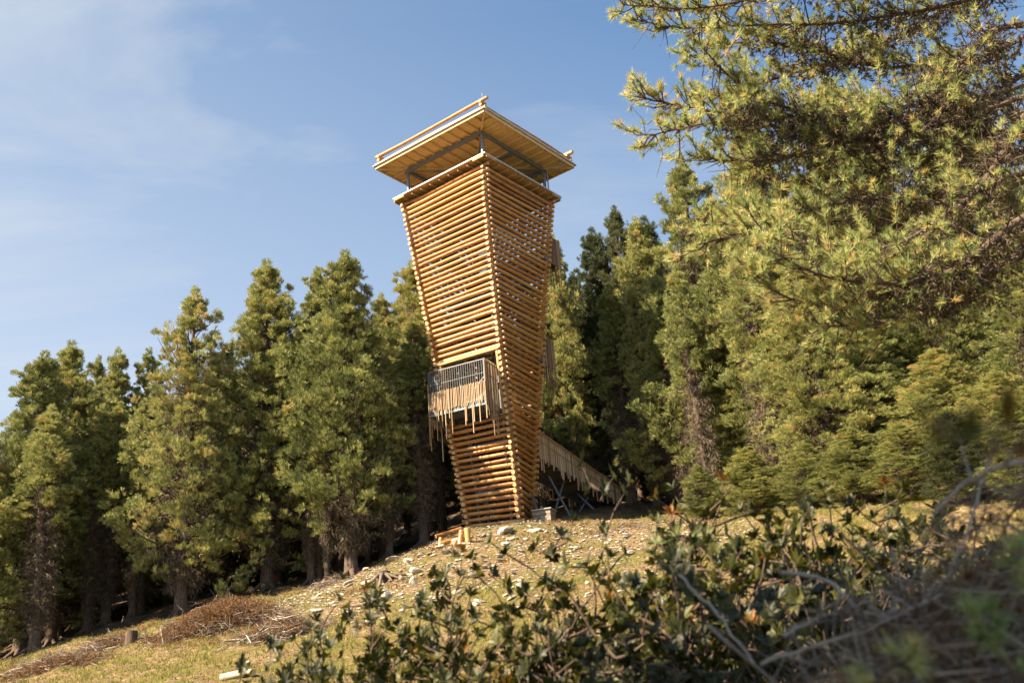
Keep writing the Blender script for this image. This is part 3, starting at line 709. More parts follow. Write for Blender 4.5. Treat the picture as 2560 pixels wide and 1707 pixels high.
for row, (Y0, stp) in enumerate([(69, 4.2), (74.5, 3.8), (80, 4), (87, 4.4), (96, 5), (106, 6)]):
    x = -46 + row
    while x < 52:
        xx = x + rng.standard_normal() * .9; yy = Y0 + rng.standard_normal() * 1.3; x += stp * (.8 + .4 * rng.random())
        z = gz1(xx, yy); px, py = project([xx, yy, z + 8])
        if px < -250 or px > 2850: continue
        if row <= 1 and -8.5 < xx < 13: continue
        sky_y = np.interp(px, SKYL[:, 0], SKYL[:, 1]) + 20 + 60 * rng.random()
        t = at(px, sky_y, yy); hgt = min(t[2] - z, 15 + 8 * rng.random())
        if hgt < 6: hgt = 6
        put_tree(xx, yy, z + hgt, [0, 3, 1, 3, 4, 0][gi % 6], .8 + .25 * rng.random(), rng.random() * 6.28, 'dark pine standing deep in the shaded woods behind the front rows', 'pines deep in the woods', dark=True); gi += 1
print('trees', gi + len(FRONT))
# slim bare trunks seen at the wood edge (young stems with few twigs)
def pole_tree(px, py, Y, r0, H, lab, lean=0):
    P = at(px, py, Y); zb = gz1(P[0], P[1]); sx, _ = project([P[0], P[1], zb + 12])
    top = at(sx, np.interp(sx, SKYL[:, 0], SKYL[:, 1]) + 60, Y)[2]; Hh = min(top - zb, 15.5)
    put_tree(P[0], P[1], zb + Hh, 6, r0 / .30, px * 1.3, lab)
for a_ in [(83, 1619, 59, .30, 9, 'thick trunk lit on its left side at the left edge of the woods'), (217, 1572, 65, .22, 11, 'dark straight trunk between the leftmost trees, no low boughs'),
           (263, 1560, 66, .26, 11, 'dark trunk just left of the small stump'), (329, 1535, 65, .2, 6, 'short thin trunk with bare twigs above the small stump'),
           (778, 1448, 64, .22, 10, 'left trunk of the close trio of stems'), (797, 1444, 64.5, .25, 12, 'middle trunk of the close trio of stems'), (817, 1441, 63, .14, 10, 'slimmest and palest trunk of the close trio of stems'),
           (919, 1403, 68, .13, 10, 'thin lichen-covered stem left of the root stump gap'), (956, 1394, 69, .12, 10, 'second thin lichen-covered stem nearer the tower'),
           (973, 1391, 65, .24, 13, 'tall bare trunk at the wood edge above the white slope rocks'), (1059, 1366, 66, .28, 14, 'long bare trunk nearest the left side of the tower'), (1102, 1330, 68, .13, 9, 'thin stem right beside the timber offcuts'),
           (1645, 1264, 71, .24, 8, 'trunk lit on one side right of the walkway end'), (1582, 1262, 73, .33, 9, 'thick dark trunk just right of the walkway end'), (1606, 1255, 75, .26, 9, 'dark trunk behind the thick one right of the walkway'),
           (1708, 1281, 68, .2, 7, 'left stem of the close pair right of the walkway'), (1726, 1283, 67, .26, 7, 'right stem of the close pair right of the walkway'), (1784, 1306, 61, .25, 7, 'reddish trunk half covered by the dark shrubs'), (1956, 1268, 58, .32, 7, 'leaning trunk with many bare twigs in front of the right woods')]:
    pole_tree(*a_)

# an unseen-by-design neighbour: the pine left of the camera whose shade falls on the shrubs
put_tree(-6.7, .2, 12.0, 2, .42, 1.0, 'pine standing left of the viewpoint shading the near shrubs')
put_tree(-10.5, -3.5, 14.5, 0, 1.1, 3.0, 'second pine left of the viewpoint behind the shading one')
put_tree(-5.6, -5.0, 13.5, 0, 1.0, 2.0, 'pine behind and left of the viewpoint')

# ------------------------------------------------------------ rocks, scree, grass, stumps
def rock_mesh(seed, flat=.5, det=3):
    import bmesh
    rg = np.random.default_rng(seed); bm = bmesh.new(); bmesh.ops.create_icosphere(bm, subdivisions=det, radius=1)
    V = np.array([v.co[:] for v in bm.verts])
    N = unit(rg.standard_normal((9, 3))); dcut = .55 + .3 * rg.random(9)
    for nn, dc in zip(N, dcut):
        s_ = V @ nn; V = V - np.maximum(s_ - dc, 0)[:, None] * nn
    V *= (1 + .05 * np.sin(V @ rg.standard_normal((3, 3)) * 5).sum(1) / 3)[:, None]
    V *= np.array([1, .75, flat]); F = np.array([[v.index for v in f_.verts] for f_ in bm.faces]); bm.free()
    b = MB(); b.add3(V, F, 0, .3 + .5 * rg.random(), False); return b.mesh('rock', M_rock)
ROCKS = [rock_mesh(s_, fl_) for s_, fl_ in ((1, .5), (2, .35), (3, .6), (4, .3), (5, .45), (6, .7))]
def on_ground(px, py):
    """the point where the view ray through the pixel meets the hillside"""
    d = ray(px, py); ys = np.linspace(20, 95, 400); Pp = d[None] * (ys / d[1])[:, None]; g_ = gz(Pp[:, 0], Pp[:, 1])
    i = np.argmax(Pp[:, 2] < g_) if (Pp[:, 2] < g_).any() else len(ys) - 1
    P = Pp[i]; return np.array([P[0], P[1], gz1(P[0], P[1])])
def rock(px, py, size_px, i, lab, group=None):
    P = on_ground(px, py); s_ = size_px * P[1] / F_PX / 2
    o = link('rock', ROCKS[i % 6], None, label=lab, cat='rock', group=group); o.location = P + [0, 0, s_ * .12]; o.scale = (s_ * 1.1, s_, s_ * (.6 + .35 * rng.random()))
    o.rotation_euler = (rng.standard_normal() * .25, rng.standard_normal() * .25 + .1, rng.random() * 6.28)
for (px, py, s_, lab) in [(1148, 1362, 42, 'rounded white boulder in front of the timber offcuts'), (1265, 1332, 62, 'broad flat boulder just below the middle of the tower foot'), (1335, 1330, 50, 'pale slab right of the broad flat boulder by the tower foot'),
        (985, 1402, 44, 'whitish boulder at the crest below the long bare trunk'), (1022, 1405, 34, 'small wrinkled boulder beside the whitish one on the crest'), (918, 1425, 30, 'grey boulder against the woods left of the root stump'),
        (925, 1462, 48, 'pale wedge-shaped slab beside the root stump'), (1040, 1432, 46, 'tilted grey slab in the middle of the stony slope'), (1035, 1462, 40, 'blocky stone below the tilted grey slab'),
        (965, 1500, 46, 'big grey stone at the upper edge of the shrubs'), (795, 1530, 56, 'long low stone on the slope right of the large brush pile'), (610, 1662, 40, 'low pale stone in the grass just above the short log'), (880, 1540, 36, 'white stone partly behind the leftmost shrub'),
        (1670, 1235, 36, 'sunlit boulder between trunks right of the walkway')]:
    rock(px, py, s_ * 1.05, int(px), lab)
for i in range(210):
    for _ in range(20):
        px = 780 + 900 * rng.random(); crest = np.interp(px, [780, 1000, 1172, 1300, 1700], [1480, 1392, 1330, 1318, 1312]); py = crest + 12 + rng.random() ** 1.3 * 190
        if py < 1560: break
    rock(px, py, 11 + 22 * rng.random() ** 2, i, 'pale loose stone lying on the sunny slope below the tower', 'loose stones on the slope')
# scree
b = MB(); N = 7000
oct_ = np.array([[1, 0, 0], [-1, 0, 0], [0, 1, 0], [0, -1, 0], [0, 0, 1], [0, 0, -1]], float); of = np.array([[0, 2, 4], [2, 1, 4], [1, 3, 4], [3, 0, 4], [2, 0, 5], [1, 2, 5], [3, 1, 5], [0, 3, 5]])
x = -13 + 24 * rng.random(N); y = np.interp(x, [-13, -5, 11], [60, 63.5, 65]) - rng.random(N) ** 1.1 * np.interp(x, [-13, -3, 11], [8, 20, 18]); z = gz(x, y)
sz = (.03 + .09 * rng.random(N) ** 3)[:, None, None]
V = oct_[None] * sz * np.array([1.3, 1, .6]) * (.6 + .8 * rng.random((N, 6, 1))); an = rng.random(N) * 6.28
ca, sa = np.cos(an)[:, None], np.sin(an)[:, None]; V = np.stack([V[..., 0] * ca - V[..., 1] * sa, V[..., 0] * sa + V[..., 1] * ca, V[..., 2]], -1)
V = V + np.stack([x, y, z + .01], -1)[:, None]
b.add3(V.reshape(-1, 3), (of[None] + np.arange(N)[:, None, None] * 6).reshape(-1, 3), 0, np.repeat(.05 + .6 * rng.random(N), 6)); b.build('scree', M_rock, None, kind='stuff', label='small pale stones and rubble strewn over the slope below the tower', cat='scree')
# grass
b = MB(); N = 90000
x = -27 + 45 * rng.random(N); y = 14 + 52 * rng.random(N); edge = np.interp(x, [-40, -28, -18, -10, -5, 4, 10, 16, 30], [58, 59, 61, 62, 65, 66, 67, 62, 50])
den = .5 + .5 * np.sin(x * .9 + 2 * np.sin(y * .35)) * np.sin(y * .7 + x * .3); stony = (x > -11) & (x < 9) & (y > 47)
keep = (y < edge) & (np.abs(x) < y * .52 + 3) & (rng.random(N) < np.where(stony, .12 + .25 * (den > .6), .35 + .65 * den)); x, y, den = x[keep], y[keep], den[keep]
V, F, T = fans(np.stack([x, y, gz(x, y) - .02], -1), np.tile([0, 0, 1.0], (len(x), 1)), 4, .16, .028, .5, .25 + .5 * rng.random(len(x)) + .2 * (den - .5), False, .12)
b.add3(V, F, 0, T); b.build('grass', M_grass, None, kind='stuff', label='short dry yellow green grass on the slope', cat='grass')

b = MB(); N = 16000
x = -28 + 38 * rng.random(N); y = 36 + 30 * rng.random(N); edge = np.interp(x, [-40, -28, -18, -10, -5, 4, 10], [58, 59, 61, 62, 65, 66, 67])
pat = np.sin(x * .8 + 1.3 * np.sin(y * .5)) + np.sin(y * .9 + x * .35); keep = (y < edge + 1) & (y > edge - 15) & (pat + .6 * rng.standard_normal(N) > .75); x, y = x[keep], y[keep]
V, F, T = fans(np.stack([x, y, gz(x, y) - .01], -1), np.tile([0, 0, .6], (len(x), 1)), 5, .17, .03, .8, .2 + .6 * rng.random(len(x)), True, .12)
b.add3(V, F, 0, T); b.build('heath', M_rust, None, kind='stuff', label='patches of low rusty brown heath on the slope', cat='heath')

def brush_pile(name, px, py, wpx, hpx, n, lab, rust=.5, Y=None, col=None):
    P = on_ground(px, py) if Y is None else at(px, py, Y); 
    s_ = P[1] / F_PX; W = wpx * s_ / 2; Hh = hpx * s_
    e = empty(name, tuple(P), 0, label=lab, cat='brush pile')
    f = MB()
    for i in range(n):
        u, v = rng.standard_normal(2) * .45; u = np.clip(u, -1, 1); v = np.clip(v, -1, 1)
        c = np.array([u * W, v * W * .6, 0]); c[2] = gz1(P[0] + c[0], P[1] + c[1]) - P[2] + Hh * rng.random() * max(.12, 1 - u * u - .5 * v * v) * (.65 + .5 * math.sin(u * 7 + 1) * math.cos(v * 5))
        d = unit(np.array([rng.standard_normal(), rng.standard_normal() * .6, abs(rng.standard_normal()) * .35])); L = (.3 + .5 * rng.random()) * min(W, 2.2) * .8
        k = rng.standard_normal(3) * .12 * L
        r0 = .012 + .022 * rng.random() ** 2
        f.tube([c - d * L * .5, c + k, c + d * L * .5 + k * .5], [r0, r0 * .8, r0 * .3], 4, 0, rng.random(), False)
        for t_ in range(2):
            d2 = unit(d + rng.standard_normal(3) * .6); p = c + d * L * (rng.random() - .3); f.tube([p, p + d2 * L * .35], [r0 * .5, r0 * .2], 3, 0, rng.random(), False)
    f.build('dead_branches', M_stick, e)
    m = int(n * 9 * rust)
    if m:
        u = np.clip(rng.standard_normal((m, 2)) * .4, -1, 1); c = np.stack([u[:, 0] * W, u[:, 1] * W * .6, 0 * u[:, 0]], -1)
        c[:, 2] = gz(P[0] + c[:, 0], P[1] + c[:, 1]) - P[2] + Hh * rng.random(m) * np.maximum(.12, 1 - u[:, 0] ** 2) * .85
        f = MB(); V, F, T = fans(c, rng.standard_normal((m, 3)) + [0, 0, .4], 8, .11, .022, .6, .2 + .6 * rng.random(m)); f.add3(V, F, 0, T); f.build('dry_needles', M_rust, e)
    return e
brush_pile('brush_pile', 545, 1575, 340, 80, 520, 'large pile of cut rusty brown branches in front of the light yellowish pine', 1.6)
brush_pile('brush_pile', 700, 1600, 260, 60, 380, 'flatter pile of pale bare sticks right of the rusty pile', .25)
brush_pile('brush_pile', 130, 1665, 260, 26, 260, 'low heap of grey and rusty branches in the lower left corner of the slope', 1.2)
brush_pile('brush_pile', 270, 1620, 200, 26, 160, 'thin scatter of bleached twigs beside the small stump', .3)
brush_pile('brush_pile', 820, 1462, 150, 22, 110, 'small tangle of bleached twigs below the trio of stems', .1)
brush_pile('brush_pile', 1570, 1320, 120, 16, 50, 'thin scatter of twigs on the ground right of the walkway struts', .2)
def stump(px, py, w_px, h_px, lab, roots=False):
    P = on_ground(px, py); s_ = P[1] / F_PX; r0 = w_px * s_ / 2; hh = h_px * s_
    e = empty('tree_stump', tuple(P), 0, label=lab, cat='stump')
    f = MB(); f.tube([[0, 0, -.3], [0, 0, .1], [0, 0, hh]], [r0 * 1.25, r0 * 1.05, r0], 12, 0, .5, True, 1, True, .06); f.build('stump_wood', [M_bark, M_end if not roots else M_stick], e)
    if roots:
        f = MB()
        for i in range(9):
            a = i * .7 + rng.random() * .4; L = r0 * (2.2 + 2 * rng.random()); f.tube([[0, 0, hh * .9], [r0 * math.cos(a) * 1.1, r0 * math.sin(a) * 1.1, hh * .55], [L * math.cos(a), L * math.sin(a), gz1(P[0] + L * math.cos(a), P[1] + L * math.sin(a)) - P[2] + .02]], [r0 * .45, r0 * .3, r0 * .08], 6, 0, .3, False, None, True, .1)
        f.build('roots', M_stick, e)
stump(328, 1608, 28, 30, 'small sawn stump standing on the slope at the wood edge')
stump(960, 1455, 34, 26, 'weathered grey stump with spreading roots on the stony slope', True)
# cut log in the grass
P0_ = on_ground(556, 1700); P1_ = on_ground(632, 1692)
f = MB(); add_log(f, P0_ + [0, 0, .07], P1_ + [0, 0, .12], .11); o = f.build('cut_log', [M_stick, M_end], None, label='short pale log lying in the grass at the bottom of the photo', cat='log')
# timber offcuts beside the tower: half logs on short trestle blocks
def timber(px, py, az, L, r0, lab, lift=.0, tilt=0.0):
    P = on_ground(px, py); d = np.array([math.cos(az) * math.cos(tilt), math.sin(az) * math.cos(tilt), math.sin(tilt)]); f = MB()
    A = P - d * L / 2; B_ = P + d * L / 2; g0, g1 = gz1(A[0], A[1]), gz1(B_[0], B_[1]); k_ = 1 if abs(tilt) < .6 else 0
    A[2] = (g0 if k_ else P[2] - .05) + lift + r0 * k_; B_[2] = (g1 + lift + r0 + math.sin(tilt) * L) if k_ else P[2] + L * math.sin(tilt) + lift
    add_log(f, A, B_, r0, 12, 5, .01); f.build('timber_log', [M_log, M_end], None, label=lab, cat='log')
timber(1132, 1354, .25, 1.4, .15, 'thick peeled log lying low beside the left foot of the tower')
timber(1122, 1346, .35, 1.5, .12, 'long peeled log resting uphill behind the thick one by the tower foot', .22)
timber(1153, 1362, 1.2, .8, .14, 'short log block leaning on end against the tower corner', 0, 1.2)
timber(1140, 1366, 2.0, .55, .17, 'short stubby offcut in front of the thick log')
timber(1102, 1366, 1.0, .5, .12, 'small upright offcut at the left end of the thick log', 0, 1.3)
timber(1170, 1358, 1.5, .75, .16, 'upright log block under the lower left corner of the tower', 0, 1.45)

# ------------------------------------------------------------ near pine, top right
rng = np.random.default_rng(5)
near = empty('near_pine', (0, 0, 0), label='nearby pine reaching its long-needled lichen-hung boughs in from the top right', cat='tree')
f = MB(); TXY = np.array([7.6, 12.4]); zt = np.linspace(gz1(7.6, 12.4) - .5, 17, 10); f.tube(np.column_stack([TXY[0] + .1 * np.sin(zt), TXY[1] + 0 * zt, zt]), np.linspace(.42, .12, 10), 14, 0, .5, False, None, True, .05); f.build('trunk', M_bark, near)
MAIN = [ # polylines in px, depth range (base -> tip); base first
    ([(2640, -140), (2300, -60), (2000, -30), (1750, 30), (1560, 12)], (8.8, 7.6)),
    ([(2640, -60), (2350, 20), (2100, 60), (1900, 60), (1700, 75), (1590, 50)], (8.8, 8.0)),
    ([(2640, 60), (2480, 60), (2330, 250), (2180, 300), (2075, 303), (1915, 268), (1808, 193), (1760, 130)], (8.6, 7.6)),
    ([(2600, 200), (2400, 260), (2250, 300), (2000, 295), (1830, 290), (1720, 275), (1590, 243)], (8.7, 7.8)),
    ([(2600, 230), (2300, 330), (2050, 340), (1850, 300), (1720, 315), (1620, 345)], (8.4, 7.5)),
    ([(2620, 320), (2330, 340), (2180, 335), (2050, 360), (1950, 395), (1850, 400), (1740, 385)], (8.5, 7.7)),
    ([(2640, 150), (2500, 220), (2380, 380), (2200, 430), (2000, 460), (1880, 440)], (9.0, 8.6)),
    ([(2620, 420), (2350, 480), (2150, 500), (2000, 530), (1880, 580), (1745, 610)], (8.4, 7.6)),
    ([(2620, 440), (2300, 540), (2100, 560), (1900, 560), (1750, 565)], (9.2, 8.6)),
    ([(2620, 180), (2560, 300), (2450, 480), (2330, 570), (2250, 620), (2100, 640), (1960, 590), (1870, 570)], (8.2, 7.4)),
    ([(2620, 520), (2540, 555), (2400, 670), (2300, 700), (2150, 710), (2030, 690), (1920, 630)], (7.9, 7.2)),
    ([(2560, 640), (2350, 735), (2200, 730), (2060, 765), (1950, 745), (1893, 690), (1885, 655)], (8.0, 7.2)),
    ([(2600, 590), (2450, 720), (2350, 770), (2200, 810), (2040, 815)], (8.1, 7.5)),
    ([(2640, 340), (2500, 400), (2400, 520), (2250, 560), (2120, 600)], (9.0, 8.8)),
    ([(2640, -100), (2450, -20), (2200, 120), (2000, 180), (1850, 230), (1760, 240)], (9.4, 8.8)),
    ([(2640, 60), (2450, 150), (2200, 180), (2000, 120), (1850, 110), (1740, 160)], (9.3, 8.4)),
    ([(2640, 700), (2560, 560), (2500, 470), (2470, 380)], (9.6, 9.4)), ([(2640, 500), (2580, 380), (2520, 250), (2480, 120)], (9.6, 9.6)), ([(2640, 620), (2600, 560), (2540, 640), (2440, 660)], (9.8, 9.6)),
]
def smooth_path(P, n=28):
    P = np.asarray(P, float); d = np.concatenate([[0], np.cumsum(np.linalg.norm(np.diff(P, axis=0), axis=1))]); s_ = np.linspace(0, d[-1], n)
    Q_ = np.stack([np.interp(s_, d, P[:, j]) for j in range(3)], -1)
    for _ in range(3): Q_[1:-1] = (Q_[:-2] + 2 * Q_[1:-1] + Q_[2:]) / 4
    return Q_
for bi, (pl, (da, db)) in enumerate(MAIN):
    da *= 1.35; db *= 1.35
    k = len(pl); P = smooth_path([at(p[0], p[1], da + (db - da) * j / (k - 1)) for j, p in enumerate(pl)])
    P[:, 2] += np.cumsum(rng.standard_normal(len(P)) * .006)
    n = len(P); L = np.linalg.norm(np.diff(P, axis=0), axis=1).sum()
    wood = MB(); r0 = .05 if bi in (2, 9, 10, 12) else .032
    wood.tube(P, np.linspace(r0, .007, n), 8, 0, .5, False, None, True, .08)
    tp, td = [], []; lp = []
    tip_from = .30
    NS = int(L * 20)
    for j in range(NS):
        s_ = .12 + .88 * (j + rng.random()) / NS; i = min(int(s_ * (n - 1)), n - 2); p = P[i] + (P[i + 1] - P[i]) * rng.random(); tg = unit(P[i + 1] - P[i])
        d = unit(tg * .8 + rng.standard_normal(3) * [.55, .7, .5] + [0, 0, .18]); ln = (.16 + .46 * rng.random()) * (1.25 - .6 * s_)
        q1 = p + d * ln * .5 + [0, 0, -.01]; q2 = p + d * ln + np.array([0, 0, .10 + .05 * rng.random()]) * ln * 2
        wood.tube([p, q1, q2], [.011, .008, .005], 4, 0, .6, False)
        if s_ > tip_from or rng.random() < .5:
            kk = 4 if s_ > .45 else 3
            for t_ in range(kk):
                u = 1 - t_ * .22; c = q1 + (q2 - q1) * u if t_ else q2; tp.append(c); td.append(unit(q2 - q1) + [0, 0, .25])
            # forked twig
            d3 = unit(d + rng.standard_normal(3) * .6 + [0, 0, .2]); e_ = q1 + d3 * ln * .5; wood.tube([q1, e_], [.005, .003], 4, 0, .6, False); tp.append(e_); td.append(d3 + [0, 0, .2])
        if rng.random() < .5:
            d4 = unit(tg * .3 + rng.standard_normal(3) + [0, 0, -.35]); l4 = .2 + .45 * rng.random(); m4 = p + d4 * l4 * .5 + rng.standard_normal(3) * .04
            wood.tube([p, m4, m4 + unit(d4 + rng.standard_normal(3) * .7) * l4 * .5], [.007, .005, .002], 4, 0, .6, False)
        if s_ < (.8 if bi in (2, 3, 4, 5, 6, 14, 15) else .6) and rng.random() < .85:
            lp.append(p + rng.standard_normal(3) * .03); lp.append(q1)
    tp.append(P[-1]); td.append(P[-1] - P[-3])
    b_ = wood.build('bough', M_bark, near)
    tp = np.array(tp); td = unit(np.array(td)); tint = np.clip(.54 + .18 * rng.standard_normal(len(tp)), 0, .85); tint[rng.random(len(tp)) < .025] = .97
    nd = MB(); V, F, T = fans(tp, td, 28, .09, .0085, .55, tint, False, .16); nd.add3(V, F, 0, T); nd.build('needles', M_near, b_)
    if lp:
        lp = np.array(lp); kL = 8 if bi in (2, 3, 4, 5, 6, 14, 15) else 6; lp = np.repeat(lp, kL, 0) + rng.standard_normal((len(lp) * kL, 3)) * [.08, .08, .12] - [0, 0, .05]
        li = MB(); V, F, T = fans(lp, rng.standard_normal((len(lp), 3)) + [0, 0, -.5], 7, .055, .015, .9, .05 + .55 * rng.random(len(lp)), False, .15); li.add3(V, F, 0, T); li.build('lichen', M_dead, b_)

# ------------------------------------------------------------ rhododendron shrubs
def whorl_leaves(P, D, nl, ln, wd, tint):
    N = len(P); D = unit(D); ref = unit(np.cross(D, rng.standard_normal((N, 3)))); ref2 = np.cross(D, ref)
    Vs, Fs, Ts = [], [], []
    ang = (np.arange(nl) * 2.39996)[None] + rng.random((N, 1)) * 6.28
    rad = ref[:, None] * np.cos(ang)[..., None] + ref2[:, None] * np.sin(ang)[..., None]
    el = (.25 + .8 * rng.random((N, nl)))[..., None]
    d = unit(rad + D[:, None] * el); L = ln * (.7 + .5 * rng.random((N, nl)))[..., None]
    nrm = unit(np.cross(np.cross(d, D[:, None] + .001), d)); side = np.cross(d, nrm) * wd / 2 * (.8 + .4 * rng.random((N, nl, 1)))
    b0 = P[:, None] + d * .004; base_ = b0; m1 = b0 + d * L * .35; m2 = b0 + d * L * .7 - nrm * L * .04; tip = b0 + d * L - nrm * L * .12; fold = nrm * wd * .12
    V = np.stack([base_, m1 - side + fold, m1 - 0 * side, m1 + side + fold, m2 - side * .95 + fold, m2 + 0 * side, m2 + side * .95 + fold, tip], 2)  # 8 verts
    V = V.reshape(-1, 8, 3); M_ = len(V)
    F = np.array([[0, 2, 1, -1], [0, 3, 2, -1], [1, 2, 5, 4], [2, 3, 6, 5], [4, 5, 7, -1], [5, 6, 7, -1]])
    FF = np.where(F[None] >= 0, F[None] + np.arange(M_)[:, None, None] * 8, -1).reshape(-1, 4)
    T = np.repeat(np.clip(np.repeat(tint, nl) + .12 * rng.standard_normal(M_), 0, 1), 8)
    return V.reshape(-1, 3), FF, T
def shrub_variant(seed, H=1.15, W=.62, nst=15):
    global rng
    rng = np.random.default_rng(seed); st_ = MB(); P_, D_ = [], []
    for i in range(nst):
        a = rng.random() * 6.28; rr = W * rng.random() ** .6; hh = H * (.55 + .45 * rng.random()) * (1 - .25 * rr / W)
        p0 = np.array([.12 * math.cos(a), .12 * math.sin(a), -.15]); p3 = np.array([rr * math.cos(a), rr * math.sin(a), hh]); p1 = p0 + (p3 - p0) * .4 + [rr * .3 * math.cos(a), rr * .3 * math.sin(a), -.08] + rng.standard_normal(3) * .04; p2 = p0 + (p3 - p0) * .75 + rng.standard_normal(3) * .05
        st_.tube(smooth_path([p0, p1, p2, p3], 9), np.linspace(.011, .004, 9), 5, 0, .4, False)
        P_.append(p3); D_.append(unit(p3 - p2) + [0, 0, .5])
        for j in range(8):
            s_ = .5 + .65 * rng.random(); b0 = p1 + (p3 - p1) * s_ if s_ > .4 else p1; d = unit(rng.standard_normal(3) * [1, 1, .4] + [0, 0, .7]); e_ = b0 + d * (.1 + .16 * rng.random())
            st_.tube([b0, (b0 + e_) / 2 + rng.standard_normal(3) * .012, e_], [.005, .004, .003], 4, 0, .4, False); P_.append(e_); D_.append(d + [0, 0, .4])
            if rng.random() < .6:
                d2 = unit(d + rng.standard_normal(3) * .7 + [0, 0, .4]); e2 = e_ + d2 * .09; st_.tube([e_, e2], [.003, .002], 4, 0, .4, False); P_.append(e2); D_.append(d2 + [0, 0, .4])
    P_ = np.array(P_); D_ = np.array(D_); t = np.clip(.4 + .2 * rng.standard_normal(len(P_)), 0, .8); t[rng.random(len(P_)) < .012] = 1
    lv = MB(); V, F, T = whorl_leaves(P_, D_, 10, .048, .0185, t); lv.add(V, np.where(F < 0, -1, F), 0, T)
    lv.F[-1] = np.where(F < 0, -1, F)
    # lower older leaves with rusty undersides
    return st_.mesh('stems', M_bark), lv.mesh('leaves', M_leaf)
SHR = [shrub_variant(31), shrub_variant(32, 1.2, .55, 13), shrub_variant(33, 1.0, .75, 18), shrub_variant(34, 1.25, .4, 8)]
rng = np.random.default_rng(77)
SH = [ # top px, top py, depth, variant, width, label
    (765, 1625, 5.6, 2, .45, 'leftmost leafy green rhododendron, lowest of the shrub row'), (880, 1580, 5.9, 0, .5, 'second rhododendron from the left with fresh green shoots'),
    (690, 1665, 5.4, 2, .4, 'lowest small rhododendron at the very left end of the shrub row'),
    (905, 1490, 6.3, 1, .7, 'rhododendron with a tuft of tall shoots against the stony slope left of centre'), (1030, 1450, 6.0, 0, .75, 'rhododendron with reddish old leaves below the white boulder'),
    (1165, 1405, 5.9, 1, .75, 'tall rhododendron below the lower left corner of the tower'), (1110, 1560, 5.2, 2, .8, 'low spreading rhododendron in the shade, left of centre'),
    (1285, 1480, 5.5, 0, .7, 'dark rhododendron right below the tower foot'), (1380, 1372, 5.8, 3, .8, 'rhododendron with bare-stemmed dark shoots right of the tower foot'), (1440, 1440, 5.4, 2, .8, 'bushy dark rhododendron left of the single tall shoot'),
    (1500, 1225, 5.6, 3, .45, 'single tall rhododendron shoot standing up in front of the walkway'), (1600, 1400, 5.3, 0, .8, 'dark rhododendron right of the single tall shoot'),
    (1700, 1310, 5.5, 1, .8, 'tall rhododendron in front of the pair of tree stems'), (1790, 1230, 5.8, 1, .8, 'highest dark rhododendron clump below the right woods'), (1880, 1290, 5.2, 2, .9, 'dense dark rhododendron right of the highest clump'),
    (1960, 1230, 6.2, 0, .8, 'rhododendron in front of the leaning trunk'), (2080, 1260, 5.8, 0, .9, 'shaded rhododendron left of the grey brush'), (2190, 1235, 6.2, 1, .9, 'rhododendron at the right end of the shrub row'), (2290, 1260, 6.6, 2, .8, 'yellowish rhododendron behind the curved bare branch'),
    (1560, 1600, 4.6, 3, .6, 'low rhododendron in deep shade at the bottom centre'), (1780, 1500, 4.5, 0, .8, 'low dark rhododendron crossed by the thin brown stem'), (1340, 1640, 4.8, 3, .6, 'low sparse rhododendron at the bottom edge with yellow grass behind'), (2010, 1440, 4.8, 2, .8, 'rhododendron behind the pale forked dead branch'), (960, 1640, 5.0, 2, .7, 'lowest green rhododendron at the bottom edge left of centre'),
    (60, 1650, 4.9, 3, .01, None),
]
for i, (px, py, Y, v, wsc, lab) in enumerate(SH):
    if lab is None: continue
    P = at(px, py, Y); zb = gz1(P[0], P[1]); Hh = max(P[2] - zb, .35); hv = [1.2, 1.25, 1.05, 1.3][v]
    e = empty('rhododendron', (P[0], P[1], zb), i * 1.7, label=lab, cat='shrub', group='rhododendron shrubs in the foreground'); e.scale = (wsc * 1.35, wsc * 1.35, Hh / hv)
    link('stems', SHR[v][0], e); link('leaves', SHR[v][1], e)

# ------------------------------------------------------------ blurred near things, lower right
def near_branch(pts, r0, lab, name='dead_branch', twigs=14, mat=None, seed=1):
    global rng
    rng = np.random.default_rng(seed); r0 = r0 * .6; P = smooth_path([at(*p) for p in pts], 20); f = MB(); P = P + np.cumsum(rng.standard_normal(P.shape) * .0035, 0)
    f.tube(P, np.linspace(r0, r0 * .4, 20), 8, 0, .8, False, None, True, .08)
    for i in range(twigs):
        j = rng.integers(2, 19); d = unit(P[j] - P[j - 1] + rng.standard_normal(3) * .02); d = unit(d + rng.standard_normal(3) * .6); L = .08 + .18 * rng.random()
        f.tube([P[j], P[j] + d * L * .5 + rng.standard_normal(3) * .01, P[j] + d * L], [r0 * .4, r0 * .3, r0 * .12], 5, 0, .7, False)
    f.build(name, mat or M_stick, None, label=lab, cat='branch')
near_branch([(1950, 1430, 3.1), (2060, 1440, 3.1), (2110, 1470, 3.0), (2150, 1520, 2.9), (2200, 1555, 2.8), (2300, 1560, 2.8)], .011, 'pale forked dead branch curving down in the lower right', twigs=10, seed=2)
near_branch([(2560, 1160, 2.4), (2460, 1165, 2.4), (2390, 1210, 2.5), (2335, 1290, 2.5), (2335, 1350, 2.6)], .010, 'dark bare branch arching over the grey brush at the right', twigs=8, seed=3)
near_branch([(1700, 1440, 3.4), (1790, 1540, 3.2), (1850, 1620, 3.0), (1930, 1720, 2.8)], .007, 'thin straight brown stem slanting across the bottom of the shrubs', 'woody_stem', 3, seed=4)
near_branch([(1960, 1590, 2.9), (2080, 1520, 2.9), (2200, 1480, 2.8), (2290, 1475, 2.8)], .008, 'grey twig crossing the pale forked branch', twigs=12, seed=5)
near_branch([(1900, 1650, 2.8), (2050, 1600, 2.7), (2200, 1570, 2.6), (2360, 1500, 2.6)], .010, 'grey dead branch along the bottom right under the forked one', twigs=16, seed=6)
